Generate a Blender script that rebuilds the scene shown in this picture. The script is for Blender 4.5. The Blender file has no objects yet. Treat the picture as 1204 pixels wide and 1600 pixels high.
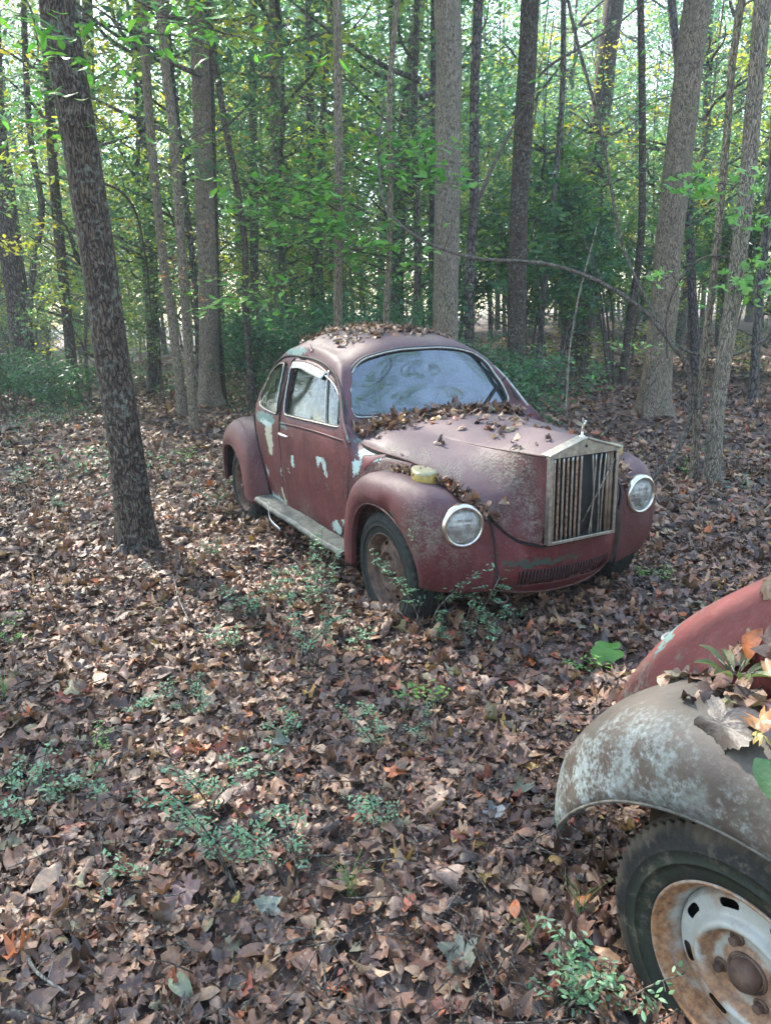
import bpy, math, random
import numpy as np
from mathutils import Vector, Matrix, noise
from mathutils.bvhtree import BVHTree

S = bpy.context.scene
COL = S.collection
random.seed(5)
R_ = np.random.RandomState(11)
rad = math.radians

# ------------------------------------------------------------------ camera, sky, sun, exposure
CAM_H, CAM_F, CAM_PIT, CAM_ROLL = 1.589, 1141.97, 0.2634, -0.0264
cam_d = bpy.data.cameras.new('camera'); cam = bpy.data.objects.new('camera', cam_d); COL.objects.link(cam)
cam_d.sensor_fit = 'VERTICAL'; cam_d.sensor_height = 24.0; cam_d.lens = CAM_F/1600*24
cam_d.clip_end = 500; cam_d.clip_start = 0.02
_c, _s = math.cos(CAM_PIT), math.sin(CAM_PIT)
_Rt, _Up, _Fw = Vector((1,0,0)), Vector((0,_s,_c)), Vector((0,_c,-_s))
_a, _b = math.cos(CAM_ROLL), math.sin(CAM_ROLL)
_r2 = _a*_Rt + _b*_Up; _u2 = _a*_Up - _b*_Rt
M = Matrix.Identity(4)
for i in range(3):
    M[i][0] = _r2[i]; M[i][1] = _u2[i]; M[i][2] = -_Fw[i]
M[2][3] = CAM_H
cam.matrix_world = M
S.camera = cam

SUN_EL, SUN_AZ = rad(44), rad(-38)          # azimuth from +Y towards +X
sun_dir = Vector((math.sin(SUN_AZ)*math.cos(SUN_EL), math.cos(SUN_AZ)*math.cos(SUN_EL), math.sin(SUN_EL)))
W = bpy.data.worlds.new('World'); S.world = W; W.use_nodes = True
nt = W.node_tree; bg = nt.nodes['Background']
sky = nt.nodes.new('ShaderNodeTexSky'); sky.sky_type = 'NISHITA'; sky.sun_disc = False
sky.sun_elevation = SUN_EL; sky.sun_rotation = SUN_AZ; sky.dust_density = 1.0; sky.air_density = 1.3
nt.links.new(sky.outputs[0], bg.inputs[0]); bg.inputs[1].default_value = 0.15
sl = bpy.data.lights.new('sun', 'SUN'); sl.energy = 3.1; sl.angle = rad(1.0); sl.color = (1, .93, .82)
so = bpy.data.objects.new('sun', sl); COL.objects.link(so)
so.rotation_euler = (-sun_dir).to_track_quat('-Z', 'Y').to_euler()
S.view_settings.view_transform = 'Standard'; S.view_settings.look = 'None'
S.view_settings.exposure = 2.7; S.view_settings.gamma = 1.0
S.cycles.max_bounces = 8; S.cycles.transparent_max_bounces = 12
S.cycles.diffuse_bounces = 4; S.cycles.transmission_bounces = 6

# ------------------------------------------------------------------ helpers
def ray(px, py):
    X, Y = px-602, py-800
    x = _a*X + _b*Y; y = -_b*X + _a*Y; u = -y/CAM_F
    return Vector((x/CAM_F, _c+u*_s, -_s+u*_c))
def at_y(px, py, y):
    v = ray(px, py); return Vector((0,0,CAM_H)) + v*(y/v.y)
def gpt(px, py, z=0.05):
    v = ray(px, py); t = (z-CAM_H)/v.z; return Vector((0,0,CAM_H)) + v*t

def mesh(name, V, F, smooth=True, mats=(), mi=None, col=None):
    """V (n,3); F (m,k) array or list of faces"""
    me = bpy.data.meshes.new(name)
    V = np.asarray(V, dtype=np.float32)
    if isinstance(F, np.ndarray):
        k = F.shape[1]; m = len(F)
        me.vertices.add(len(V)); me.vertices.foreach_set('co', V.ravel())
        me.loops.add(m*k); me.loops.foreach_set('vertex_index', F.astype(np.int32).ravel())
        me.polygons.add(m)
        me.polygons.foreach_set('loop_start', np.arange(0, m*k, k, dtype=np.int32))
        me.update(calc_edges=True)
    else:
        me.from_pydata(V.tolist(), [], [list(f) for f in F])
    for mt in mats: me.materials.append(mt)
    if mi is not None: me.polygons.foreach_set('material_index', np.asarray(mi, dtype=np.int32))
    me.polygons.foreach_set('use_smooth', np.full(len(me.polygons), smooth))
    if col is not None:
        a = me.color_attributes.new('col', 'FLOAT_COLOR', 'POINT')
        a.data.foreach_set('color', np.c_[col, np.ones(len(col))].astype(np.float32).ravel())
    me.update()
    return me
def link(name, me, parent=None):
    o = bpy.data.objects.new(name, me); COL.objects.link(o)
    if parent: o.parent = parent
    return o
def tag(o, label, cat, group=None, kind=None):
    o['label'] = label
    if cat: o['category'] = cat
    if group: o['group'] = group
    if kind: o['kind'] = kind
    return o
def empty(name, loc=(0,0,0), rz=0, label=None, cat=None, group=None):
    o = bpy.data.objects.new(name, None); COL.objects.link(o); o.location = loc; o.rotation_euler = (0,0,rz)
    o.empty_display_size = .1
    if label: tag(o, label, cat, group)
    return o
def dup(root, loc, rz=0, sc=1.0, label=None, group=None, rot=None):
    r = root.copy(); COL.objects.link(r); r.location = loc
    r.rotation_euler = rot if rot else (0,0,rz); r.scale = (sc,)*3 if not hasattr(sc, '__len__') else sc
    if label: r['label'] = label
    if group: r['group'] = group
    for ch in root.children:
        c = ch.copy(); COL.objects.link(c); c.parent = r
    return r

class MB:
    """collects pieces into one mesh"""
    def __init__(s): s.V = []; s.F = []; s.n = 0; s.mi = []
    def add(s, V, F, m=0):
        V = np.asarray(V, float).reshape(-1,3)
        s.V.append(V); s.F += [[int(i)+s.n for i in f] for f in F]; s.mi += [m]*len(F); s.n += len(V); return s
    def box(s, c, d, Rm=None, m=0, bev=0.0):
        c = np.array(c, float); d = np.array(d, float)/2
        P = np.array([(x,y,z) for x in (-1,1) for y in (-1,1) for z in (-1,1)], float)*d
        if Rm is not None: P = P @ np.array(Rm).T
        return s.add(P+c, [(0,1,3,2),(4,6,7,5),(0,4,5,1),(2,3,7,6),(0,2,6,4),(1,5,7,3)], m)
    def tube(s, pts, r, seg=8, m=0, closed=False, cap=True):
        V, F = tube(pts, r, seg, closed, cap); return s.add(V, F, m)
    def build(s, name, mats, parent=None, smooth=True):
        if not isinstance(mats, (list, tuple)): mats = [mats]
        me = mesh(name, np.vstack(s.V), s.F, smooth, mats, s.mi); return link(name, me, parent)

def tube(pts, r, seg=8, closed=False, cap=True):
    P = np.asarray([tuple(p) for p in pts], float); n = len(P)
    r = np.broadcast_to(np.asarray(r, float), (n,))
    T = np.zeros_like(P)
    if closed: T = np.roll(P,-1,0)-np.roll(P,1,0)
    else:
        T[1:-1] = P[2:]-P[:-2]; T[0] = P[1]-P[0]; T[-1] = P[-1]-P[-2]
    T /= (np.linalg.norm(T,axis=1,keepdims=True)+1e-12)
    up = np.array([0,0,1.]) if abs(T[0,2]) < .9 else np.array([1.,0,0])
    N = np.cross(T[0], up); N /= np.linalg.norm(N); Ns = [N]
    for i in range(1,n):
        N = N - T[i]*N.dot(T[i]); N /= (np.linalg.norm(N)+1e-12); Ns.append(N)
    Ns = np.array(Ns); Bs = np.cross(T, Ns)
    a = np.arange(seg)/seg*2*np.pi
    V = P[:,None]+r[:,None,None]*(np.cos(a)[None,:,None]*Ns[:,None]+np.sin(a)[None,:,None]*Bs[:,None])
    V = V.reshape(-1,3); F = []
    for i in range(n if closed else n-1):
        j = (i+1) % n
        for k in range(seg):
            l = (k+1) % seg
            F.append((i*seg+k, i*seg+l, j*seg+l, j*seg+k))
    if cap and not closed:
        F.append(tuple(range(seg-1,-1,-1))); F.append(tuple(range((n-1)*seg, n*seg)))
    return V, F

def crm(P, n, closed=False):
    """Catmull-Rom resample of control array P (k, ...) to n samples per span"""
    P = np.asarray(P, float); k = len(P)
    if closed: Q = np.concatenate([P[-1:], P, P[:2]])
    else: Q = np.concatenate([2*P[:1]-P[1:2], P, 2*P[-1:]-P[-2:-1]])
    out = []; spans = k if closed else k-1
    for i in range(spans):
        p0,p1,p2,p3 = Q[i],Q[i+1],Q[i+2],Q[i+3]
        for t in np.arange(n)/n:
            out.append(.5*((2*p1)+(-p0+p2)*t+(2*p0-5*p1+4*p2-p3)*t*t+(-p0+3*p1-3*p2+p3)*t**3))
    if not closed: out.append(P[-1])
    return np.array(out)
def patch(G, nu, nv, closed_v=False):
    """G (cols, rails, 3) -> dense grid"""
    A = crm(G, nu); B = crm(np.swapaxes(A,0,1), nv); return np.swapaxes(B,0,1)
def gridF(a, b, off=0, flip=False):
    i, j = np.meshgrid(np.arange(a-1), np.arange(b-1), indexing='ij')
    q = (i*b+j).ravel()+off
    F = np.stack([q, q+1, q+b+1, q+b], 1)
    return F[:, ::-1] if flip else F
def mirrorY(V): W = np.array(V, float).copy(); W[...,1] *= -1; return W
def lathe(prof, seg=48, ax='y', a0=0, a1=2*np.pi):
    """prof list of (r, h); revolve; axis y: h along y"""
    a = np.linspace(a0, a1, seg, endpoint=False); V = []
    for r, h in prof:
        V.append(np.stack([r*np.cos(a), np.full(seg, h), r*np.sin(a)], 1))
    V = np.array(V); n = len(prof); F = []
    for i in range(n-1):
        for k in range(seg):
            l = (k+1) % seg; F.append((i*seg+k, i*seg+l, (i+1)*seg+l, (i+1)*seg+k))
    return V.reshape(-1,3), F

# ------------------------------------------------------------------ materials
def mat(name):
    m = bpy.data.materials.new(name); m.use_nodes = True
    nt = m.node_tree; return m, nt, nt.nodes['Principled BSDF'], nt.nodes['Material Output']
class NT:
    def __init__(s, nt): s.t = nt
    def n(s, ty, **k):
        nd = s.t.nodes.new(ty)
        for a, b in k.items():
            if a.startswith('_'): nd.inputs[a[1:]].default_value = b
            else: setattr(nd, a, b)
        return nd
    def l(s, a, b): s.t.links.new(a, b)
    def val(s, x, sock):
        if isinstance(x, (int, float)): sock.default_value = x
        elif isinstance(x, tuple): sock.default_value = x
        else: s.l(x, sock)
    def m(s, op, a, b=0.0, c=None, clamp=False):
        nd = s.n('ShaderNodeMath', operation=op, use_clamp=clamp)
        s.val(a, nd.inputs[0]); s.val(b, nd.inputs[1])
        if c is not None: s.val(c, nd.inputs[2])
        return nd.outputs[0]
    def noise(s, vec, scale, det=4, rough=.55, dist=0):
        nd = s.n('ShaderNodeTexNoise'); nd.inputs['Scale'].default_value = scale
        nd.inputs['Detail'].default_value = det; nd.inputs['Roughness'].default_value = rough
        nd.inputs['Distortion'].default_value = dist
        s.l(vec, nd.inputs['Vector']); return nd.outputs[0]
    def ramp(s, fac, stops):
        nd = s.n('ShaderNodeValToRGB'); s.l(fac, nd.inputs[0]); e = nd.color_ramp.elements
        while len(e) > 1: e.remove(e[0])
        e[0].position = stops[0][0]; e[0].color = cc(stops[0][1])
        for p, c in stops[1:]:
            x = e.new(p); x.color = cc(c)
        return nd.outputs[0]
    def mix(s, f, a, b, mode='MIX'):
        nd = s.n('ShaderNodeMix', data_type='RGBA', blend_type=mode)
        s.val(f, nd.inputs['Factor'])
        for x, i in ((a, 6), (b, 7)):
            if isinstance(x, tuple): nd.inputs[i].default_value = cc(x)
            else: s.l(x, nd.inputs[i])
        return nd.outputs[2]
    def step(s, x, a, b):
        if a > b: return s.m('SUBTRACT', 1.0, s.step(x, b, a))
        nd = s.n('ShaderNodeMapRange', interpolation_type='SMOOTHSTEP'); s.val(x, nd.inputs[0])
        nd.inputs[1].default_value = a; nd.inputs[2].default_value = b; return nd.outputs[0]
    def bump(s, h, strength, dist, normal=None):
        nd = s.n('ShaderNodeBump'); nd.inputs['Strength'].default_value = strength; nd.inputs['Distance'].default_value = dist
        s.l(h, nd.inputs['Height'])
        if normal is not None: s.l(normal, nd.inputs['Normal'])
        return nd.outputs[0]
    def obj(s): return s.n('ShaderNodeTexCoord').outputs['Object']
    def scale(s, v, sc):
        nd = s.n('ShaderNodeMapping'); nd.inputs['Scale'].default_value = sc; s.l(v, nd.inputs[0]); return nd.outputs[0]
def cc(c): return (c, c, c, 1) if isinstance(c, (int, float)) else (tuple(c)+(1,))[:4]

def simple(name, col, rough=.6, metal=0., var=.25, nscale=20, bump=0., spec=.5):
    m, nt, p, o = mat(name); k = NT(nt); v = k.obj()
    n = k.noise(v, nscale, 5); c2 = tuple(x*(1-var) for x in col); c3 = tuple(min(1, x*(1+var)) for x in col)
    k.l(k.ramp(n, [(.3, c2), (.7, c3)]), p.inputs['Base Color'])
    p.inputs['Roughness'].default_value = rough; p.inputs['Metallic'].default_value = metal
    p.inputs['Specular IOR Level'].default_value = spec
    if bump: k.l(k.bump(n, .5, bump), p.inputs['Normal'])
    return m

def paint(name, base, spots, dust_sky=(.23,.185,.19), lichen=.5, spotcols=((.42,.52,.47),(.16,.27,.25)), zones=(), dust_sky_amt=.75, rust=.3, white=None):
    """weathered paint: spots = (x,y,z,rx,rz,strength,pale/cream) bare patches ; zones = lichen crust (x,y,z,r)"""
    m, nt, p, o = mat(name); k = NT(nt); v = k.obj()
    n1 = k.noise(v, 3.5, 6, .6); n2 = k.noise(v, 22, 6, .65); n3 = k.noise(v, 90, 4, .6); n4 = k.noise(v, 260, 2)
    d = tuple(x*.55 for x in base); l = tuple(min(1, x*1.45+.012) for x in base)
    c = k.ramp(n1, [(.3, d), (.55, base), (.75, l)])
    c = k.mix(k.m('MULTIPLY', k.step(n2, .45, .8), .4), c, (l[0]*1.2, l[1]*1.9, l[2]*1.8))
    # chalky dust and reflected sky, both painted into surfaces that face up
    g = k.n('ShaderNodeNewGeometry'); sx = k.n('ShaderNodeSeparateXYZ'); k.l(g.outputs['Normal'], sx.inputs[0])
    up = k.step(k.m('ADD', sx.outputs[2], k.m('MULTIPLY', k.m('SUBTRACT', n1, .5), .8)), .1, 1.0)
    c = k.mix(k.m('MULTIPLY', up, dust_sky_amt), c, k.mix(n2, dust_sky, tuple(x*.6 for x in dust_sky)))
    # vertical streaks on the sides
    st = k.noise(k.scale(v, (14, 14, 1.2)), 3, 4, .6)
    c = k.mix(k.m('MULTIPLY', k.step(st, .52, .78), .4), c, (base[0]*1.7+.02, base[1]*2.6+.03, base[2]*2.4+.03))
    # rust and grime blotches
    n5 = k.noise(v, 9, 8, .7)
    c = k.mix(k.m('MULTIPLY', k.step(n5, .60, .72), rust), c, (.10,.055,.035))
    # speckle of fine dirt
    c = k.mix(k.m('MULTIPLY', k.step(n3, .56, .70), .55), c, (.12,.10,.085))
    n6 = k.noise(v, 38, 8, .75); c = k.mix(k.m('MULTIPLY', k.step(n6, .55, .66), k.m('MULTIPLY', up, .55)), c, (.10,.085,.075))
    c = k.mix(k.m('MULTIPLY', k.step(n6, .36, .28), .4), c, tuple(min(1, x*1.5+.03) for x in dust_sky))
    # lichen crust
    tot = k.m('MULTIPLY', k.step(k.m('ADD', n5, k.m('MULTIPLY', n3, .35)), .80, .92), lichen)
    for (x, y, z, r, s) in zones:
        vd = k.n('ShaderNodeVectorMath', operation='DISTANCE'); k.l(v, vd.inputs[0]); vd.inputs[1].default_value = (x, y, z)
        w = k.step(k.m('ADD', k.m('DIVIDE', vd.outputs['Value'], r), k.m('MULTIPLY', k.m('SUBTRACT', n2, .5), 1.6)), 1.0, .45)
        tot = k.m('MAXIMUM', tot, k.m('MULTIPLY', k.m('MULTIPLY', w, k.step(k.m('ADD', k.m('MULTIPLY', n3, .6), k.m('MULTIPLY', n2, .4)), .42, .58)), s*.8))
    lc = k.mix(k.step(n2, .4, .6), (.105,.095,.07), (.19,.18,.135)); lc = k.mix(k.step(n4, .5, .65), lc, (.09,.09,.06))
    c = k.mix(tot, c, lc)
    if white:
        for (x, y, z, r, ws) in white:
            vd = k.n('ShaderNodeVectorMath', operation='DISTANCE'); k.l(v, vd.inputs[0]); vd.inputs[1].default_value = (x, y, z)
            w = k.step(k.m('ADD', k.m('DIVIDE', vd.outputs['Value'], r), k.m('MULTIPLY', k.m('SUBTRACT', n5, .5), 3.4)), 1.0, .7)
            w = k.m('MULTIPLY', w, k.step(k.m('ADD', k.m('MULTIPLY', n3, .5), n5), .66, .90))
            c = k.mix(k.m('MULTIPLY', w, ws), c, k.mix(n2, (.17,.195,.185), (.34,.40,.40)))
    # bare patches with their own outline
    dist = k.n('ShaderNodeTexNoise'); dist.inputs['Scale'].default_value = 16; dist.inputs['Detail'].default_value = 6
    dist.inputs['Roughness'].default_value = .65
    k.l(v, dist.inputs['Vector'])
    dv = k.n('ShaderNodeVectorMath', operation='SUBTRACT'); k.l(dist.outputs['Color'], dv.inputs[0]); dv.inputs[1].default_value = (.5,.5,.5)
    dv2 = k.n('ShaderNodeVectorMath', operation='SCALE'); k.l(dv.outputs[0], dv2.inputs[0]); dv2.inputs['Scale'].default_value = .13
    va_ = k.n('ShaderNodeVectorMath', operation='ADD'); k.l(v, va_.inputs[0]); k.l(dv2.outputs[0], va_.inputs[1])
    d3 = k.n('ShaderNodeTexNoise'); d3.inputs['Scale'].default_value = 75; d3.inputs['Detail'].default_value = 4; k.l(v, d3.inputs['Vector'])
    d4 = k.n('ShaderNodeVectorMath', operation='SUBTRACT'); k.l(d3.outputs['Color'], d4.inputs[0]); d4.inputs[1].default_value = (.5,.5,.5)
    d5 = k.n('ShaderNodeVectorMath', operation='SCALE'); k.l(d4.outputs[0], d5.inputs[0]); d5.inputs['Scale'].default_value = .045
    vv = k.n('ShaderNodeVectorMath', operation='ADD'); k.l(va_.outputs[0], vv.inputs[0]); k.l(d5.outputs[0], vv.inputs[1])
    for (x, y, z, rx, rz, s, kind) in spots:
        mp = k.n('ShaderNodeMapping'); mp.inputs['Location'].default_value = (-x/rx, -y/.25, -z/rz); mp.inputs['Scale'].default_value = (1/rx, 1/.25, 1/rz)
        k.l(vv.outputs[0], mp.inputs[0])
        ln = k.n('ShaderNodeVectorMath', operation='LENGTH'); k.l(mp.outputs[0], ln.inputs[0])
        w = k.m('MULTIPLY', k.step(ln.outputs['Value'], 1.0, .93), s)
        sc_ = {'p': (.46,.60,.56), 'c': (.50,.50,.37), 't': (.13,.24,.22), 'b': (.09,.15,.30), 'g': (.03,.10,.075)}[kind]
        c = k.mix(w, c, k.mix(n2, sc_, tuple(q*.6 for q in sc_)))
    k.l(c, p.inputs['Base Color'])
    r = k.m('ADD', k.m('MULTIPLY', n2, .3), .42); k.l(r, p.inputs['Roughness'])
    p.inputs['Specular IOR Level'].default_value = .38
    h = k.m('ADD', k.m('MULTIPLY', n3, .4), k.m('ADD', k.m('MULTIPLY', tot, .8), k.m('MULTIPLY', n1, 3.0)))
    k.l(k.bump(k.noise(v, 2.2, 2), .5, .03, k.bump(h, .45, .005)), p.inputs['Normal'])
    return m

def leafmat(name, trans=.5, rough=.5, gain=1.0, mott=.35, spec=.5):
    m, nt, p, o = mat(name); k = NT(nt)
    a = k.n('ShaderNodeAttribute', attribute_name='col'); v = k.obj()
    n = k.noise(v, 60, 4, .6)
    c = k.mix(k.m('MULTIPLY', k.step(n, .35, .7), mott), a.outputs['Color'], (.05,.035,.03))
    n_b = k.noise(v, 130, 3, .6); k.l(k.bump(k.m('ADD', n, k.m('MULTIPLY', n_b, .5)), .5, .004), p.inputs['Normal'])
    if gain != 1: c = k.mix(1.0, c, (gain,)*3, 'MULTIPLY')
    k.l(c, p.inputs['Base Color']); p.inputs['Roughness'].default_value = rough; p.inputs['Specular IOR Level'].default_value = spec
    if trans:
        t = k.n('ShaderNodeBsdfTranslucent'); t2 = k.mix(1.0, c, (1.1,1.4,.95), 'MULTIPLY'); k.l(t2, t.inputs[0])
        mx = k.n('ShaderNodeMixShader'); mx.inputs[0].default_value = trans
        k.l(p.outputs[0], mx.inputs[1]); k.l(t.outputs[0], mx.inputs[2]); k.l(mx.outputs[0], o.inputs[0])
    return m

def barkmat(name, dark, light, furrow=26, stretch=.16, depth=.02, lich=.25, fine=1.0):
    m, nt, p, o = mat(name); k = NT(nt); v = k.obj()
    dn = k.n('ShaderNodeTexNoise'); dn.inputs['Scale'].default_value = 6; dn.inputs['Detail'].default_value = 3; k.l(v, dn.inputs['Vector'])
    ds = k.n('ShaderNodeVectorMath', operation='SCALE'); k.l(dn.outputs['Color'], ds.inputs[0]); ds.inputs['Scale'].default_value = .10
    va = k.n('ShaderNodeVectorMath', operation='ADD'); k.l(v, va.inputs[0]); k.l(ds.outputs[0], va.inputs[1])
    vs = k.scale(va.outputs[0], (1, 1, stretch))
    vo = k.n('ShaderNodeTexVoronoi', feature='DISTANCE_TO_EDGE'); vo.inputs['Scale'].default_value = furrow; k.l(vs, vo.inputs['Vector'])
    n1 = k.noise(k.scale(v, (1,1,.25)), 45*fine, 6, .7); n2 = k.noise(v, 5, 4); n3 = k.noise(v, 28, 5, .65)
    rg = k.step(k.m('ADD', vo.outputs['Distance'], k.m('MULTIPLY', k.m('SUBTRACT', n1, .5), .25)), .0, .22)
    c = k.mix(rg, tuple(x*.35 for x in dark), k.mix(n1, dark, light))
    c = k.mix(k.m('MULTIPLY', k.step(n2, .50, .68), .6), c, tuple(x*.8 for x in dark))
    c = k.mix(k.m('MULTIPLY', k.step(k.m('ADD', n3, k.m('MULTIPLY', n2, .35)), .70, .80), lich), c, (.30,.33,.27))
    k.l(c, p.inputs['Base Color']); p.inputs['Roughness'].default_value = .85; p.inputs['Specular IOR Level'].default_value = .25
    h = k.m('ADD', rg, k.m('MULTIPLY', n1, .6))
    k.l(k.bump(h, .9, depth), p.inputs['Normal'])
    return m

bark_dark = barkmat('bark_dark', (.07,.048,.036), (.17,.125,.092), 62, .15, .016, .35)
bark_grey = barkmat('bark_grey', (.20,.165,.125), (.44,.37,.28), 85, .09, .008, .12)
bark_pale = barkmat('bark_pale', (.18,.14,.10), (.42,.33,.235), 75, .10, .009, .2)
bark_far = barkmat('bark_far', (.09,.075,.065), (.22,.19,.165), 22, .2, .02, .3)
bark_purple = barkmat('bark_purple', (.11,.085,.085), (.24,.19,.18), 22, .35, .03, .1)
twig_mat = barkmat('twig_bark', (.09,.07,.055), (.22,.18,.15), 60, .2, .004, .2)
twig_pale = barkmat('pale_dead_wood', (.22,.18,.15), (.42,.36,.30), 60, .1, .003, .2)
litter_mat = leafmat('dead_leaf', .12, .48, 1.0, .45, .6)
green_mat = leafmat('living_leaf', .42, .42, 1.0, .12, .5)
far_green = leafmat('canopy_leaf', .55, .5, 1.0, .05, .4)

# ------------------------------------------------------------------ ground
def gh(x, y):
    x = np.asarray(x, float); y = np.asarray(y, float)
    z = .03*np.sin(x*.9+1.3)*np.cos(y*.7+.4)+.02*np.sin(x*2.3+y*1.7)+.012*np.sin(x*5.1-y*4.3+2)
    d = np.hypot(x, y)
    bump_ = .075*np.exp(-((x-1.0)**2+(y-4.3)**2)/(1.9**2))+.06*np.exp(-((x-.02)**2+(y-3.42)**2)/.07)
    z = z*np.clip(d/4, .3, 1.6)+.05
    z += .35*np.sin(x*.13+.6)*np.clip((y-14)/30, 0, 1)
    z += bump_
    z += np.clip((y-12)/60, 0, 1)*1.2*np.clip(.3+x/30, 0, 1)
    return z
def ground():
    n = 420; s = np.linspace(-1, 1, n)
    g = np.sinh(s*5.2)/np.sinh(5.2)*190
    X, Y = np.meshgrid(g, g+4, indexing='ij'); Z = gh(X, Y)
    fine = R_.randn(n, n)*.006; Z = Z+fine*np.clip(1.5-np.hypot(X, Y-3)/8, 0, 1)
    V = np.stack([X, Y, Z], -1).reshape(-1,3)
    m, nt, p, o = mat('forest_soil'); k = NT(nt); v = k.obj()
    vo = k.n('ShaderNodeTexVoronoi', feature='F1'); vo.inputs['Scale'].default_value = 14; vo.inputs['Randomness'].default_value = 1
    k.l(v, vo.inputs['Vector'])
    sp = k.n('ShaderNodeSeparateColor'); k.l(vo.outputs['Color'], sp.inputs[0])
    c = k.ramp(sp.outputs[0], [(0,(.03,.018,.014)),(.3,(.07,.042,.032)),(.55,(.12,.07,.05)),(.8,(.18,.11,.08)),(1,(.09,.065,.055))])
    n1 = k.noise(v, 1.2, 5); n2 = k.noise(v, 40, 6, .7)
    c = k.mix(k.m('MULTIPLY', k.step(n2, .4, .7), .6), c, (.025,.016,.012))
    c = k.mix(k.m('MULTIPLY', k.step(n1, .5, .75), .35), c, (.16,.085,.055))
    k.l(c, p.inputs['Base Color']); p.inputs['Roughness'].default_value = .9
    k.l(k.bump(k.m('ADD', vo.outputs['Distance'], n2), .8, .03), p.inputs['Normal'])
    o = link('ground', mesh('ground', V, gridF(n, n, 0, True), True, [m])); o['kind'] = 'structure'
ground()

# ------------------------------------------------------------------ leaves (templates -> batches)
def tmpl_oval(n=5, w=.42, pointy=1.0):
    t = np.linspace(0, 1, n+1); hw = w*np.sin(np.pi*t**.85)**.8*(1-.15*pointy*t); hw[0] = .02; hw[-1] = .0
    P = []
    for i in range(n+1):
        x = t[i]-.5
        P += [(x, -hw[i]/1.0), (x, 0), (x, hw[i])]
    P = np.array(P); F = []
    for i in range(n):
        a = i*3; F += [(a, a+1, a+4, a+3), (a+1, a+2, a+5, a+4)]
    return P, np.array(F)
def tmpl_lobed(n=20, lob=5, deep=.45, ser=.05):
    a = np.linspace(-np.pi, np.pi, n, endpoint=False)
    r = .5*(1-deep*(.5-.5*np.cos(a*lob))*(1-.25*np.cos(a)))*(1+.12*np.cos(a))
    r = r*(1+ser*(-1)**np.arange(n)); r[0] *= .35
    P = [(0,0)]+[(.5*q*math.cos(t), .5*q*math.sin(t)) for q, t in zip(r, a)]+[(q*math.cos(t), q*math.sin(t)) for q, t in zip(r, a)]
    F = []
    for i in range(n):
        j = (i+1) % n
        F.append((0, 1+i, 1+j, 1+j)); F.append((1+i, 1+n+i, 1+n+j, 1+j))
    return np.array(P), np.array(F)
T_OV2, T_BRK = tmpl_oval(4,.33), tmpl_lobed(12,3,.55,.2)
T_OVAL, T_SLIM, T_FINE = tmpl_oval(5,.24), tmpl_oval(6,.15), tmpl_oval(2,.26)
T_MAPLE, T_OAK, T_MAPLE_L = tmpl_lobed(30,5,.5), tmpl_lobed(24,7,.4), tmpl_lobed(10,5,.3)
def batch(T, P, N, size, curl, cols, rng, crumple=.05):
    """one leaf of template T per point; returns V, F, C. degenerate quads (tris) allowed"""
    T2, F0 = T; n = len(P); m = len(T2)
    N = N/np.linalg.norm(N,axis=1,keepdims=True)
    A = rng.randn(n,3); A -= N*(A*N).sum(1,keepdims=True); A /= np.linalg.norm(A,axis=1,keepdims=True); B = np.cross(N, A)
    x = T2[None,:,0].repeat(n,0); y = T2[None,:,1].repeat(n,0)
    cl_ = lambda q: np.clip(rng.randn(n,1), -1.3, 1.3)*q
    cx = cl_(curl*.8); cy = cl_(curl*1.4); tw = cl_(curl)
    ph = rng.rand(n,1)*6.28; fq = 6+rng.rand(n,1)*6
    z = cx*(x*x-.1)*1.3+cy*(y*y-.03)*2.5+tw*x*y*1.2+crumple*np.sin(x*fq+ph)*np.cos(y*fq*1.3+ph*2)+crumple*(.3 if m < 40 else .06)*rng.randn(n,m)
    # rolling edges: shorten as they curl up
    y = y*(1-.5*np.clip(np.abs(cy)*np.abs(y),0,.6)); x = x*(1-.4*np.clip(np.abs(cx)*np.abs(x),0,.6))
    s = np.asarray(size).reshape(n,1,1)
    V = P[:,None]+s*(x[...,None]*A[:,None]+y[...,None]*B[:,None]+z[...,None]*N[:,None])
    F = (F0[None]+(np.arange(n)*m)[:,None,None]).reshape(-1,4)
    return V.reshape(-1,3), F, np.repeat(cols, m, 0)
def merge(bs):
    V, F, C, o = [], [], [], 0
    for v, f, c in bs: V.append(v); F.append(f+o); C.append(c); o += len(v)
    return np.vstack(V), np.vstack(F), np.vstack(C)
def leafmesh(name, V, F, C, m, smooth=False):
    """quads whose last two indices match become triangles"""
    tri = F[:,2] == F[:,3]
    me = bpy.data.meshes.new(name); me.vertices.add(len(V)); me.vertices.foreach_set('co', V.astype(np.float32).ravel())
    Q, T = F[~tri], F[tri][:,:3]
    loops = np.concatenate([Q.ravel(), T.ravel()]).astype(np.int32); me.loops.add(len(loops)); me.loops.foreach_set('vertex_index', loops)
    st = np.concatenate([np.arange(len(Q))*4, len(Q)*4+np.arange(len(T))*3]).astype(np.int32)
    me.polygons.add(len(st)); me.polygons.foreach_set('loop_start', st); me.update(calc_edges=True)
    me.polygons.foreach_set('use_smooth', np.full(len(st), smooth)); me.materials.append(m)
    a = me.color_attributes.new('col', 'FLOAT_COLOR', 'POINT'); a.data.foreach_set('color', np.c_[C, np.ones(len(C))].astype(np.float32).ravel())
    me.update(); return me
DEAD = np.array([(.21,.115,.078),(.27,.155,.105),(.38,.235,.155),(.14,.075,.058),(.065,.040,.032),(.31,.170,.112),(.50,.34,.22),(.23,.165,.13),(.41,.29,.205),(.17,.105,.09),(.48,.16,.06),(.50,.34,.11),(.25,.24,.15),(.38,.12,.08)])
DEAD = DEAD*np.array([.97,.84,.74])
DW = np.array([12,12,10,13,13,9,7,9,6,10,1.8,1.2,2.2,2.2]); DW = DW/DW.sum()
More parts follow.
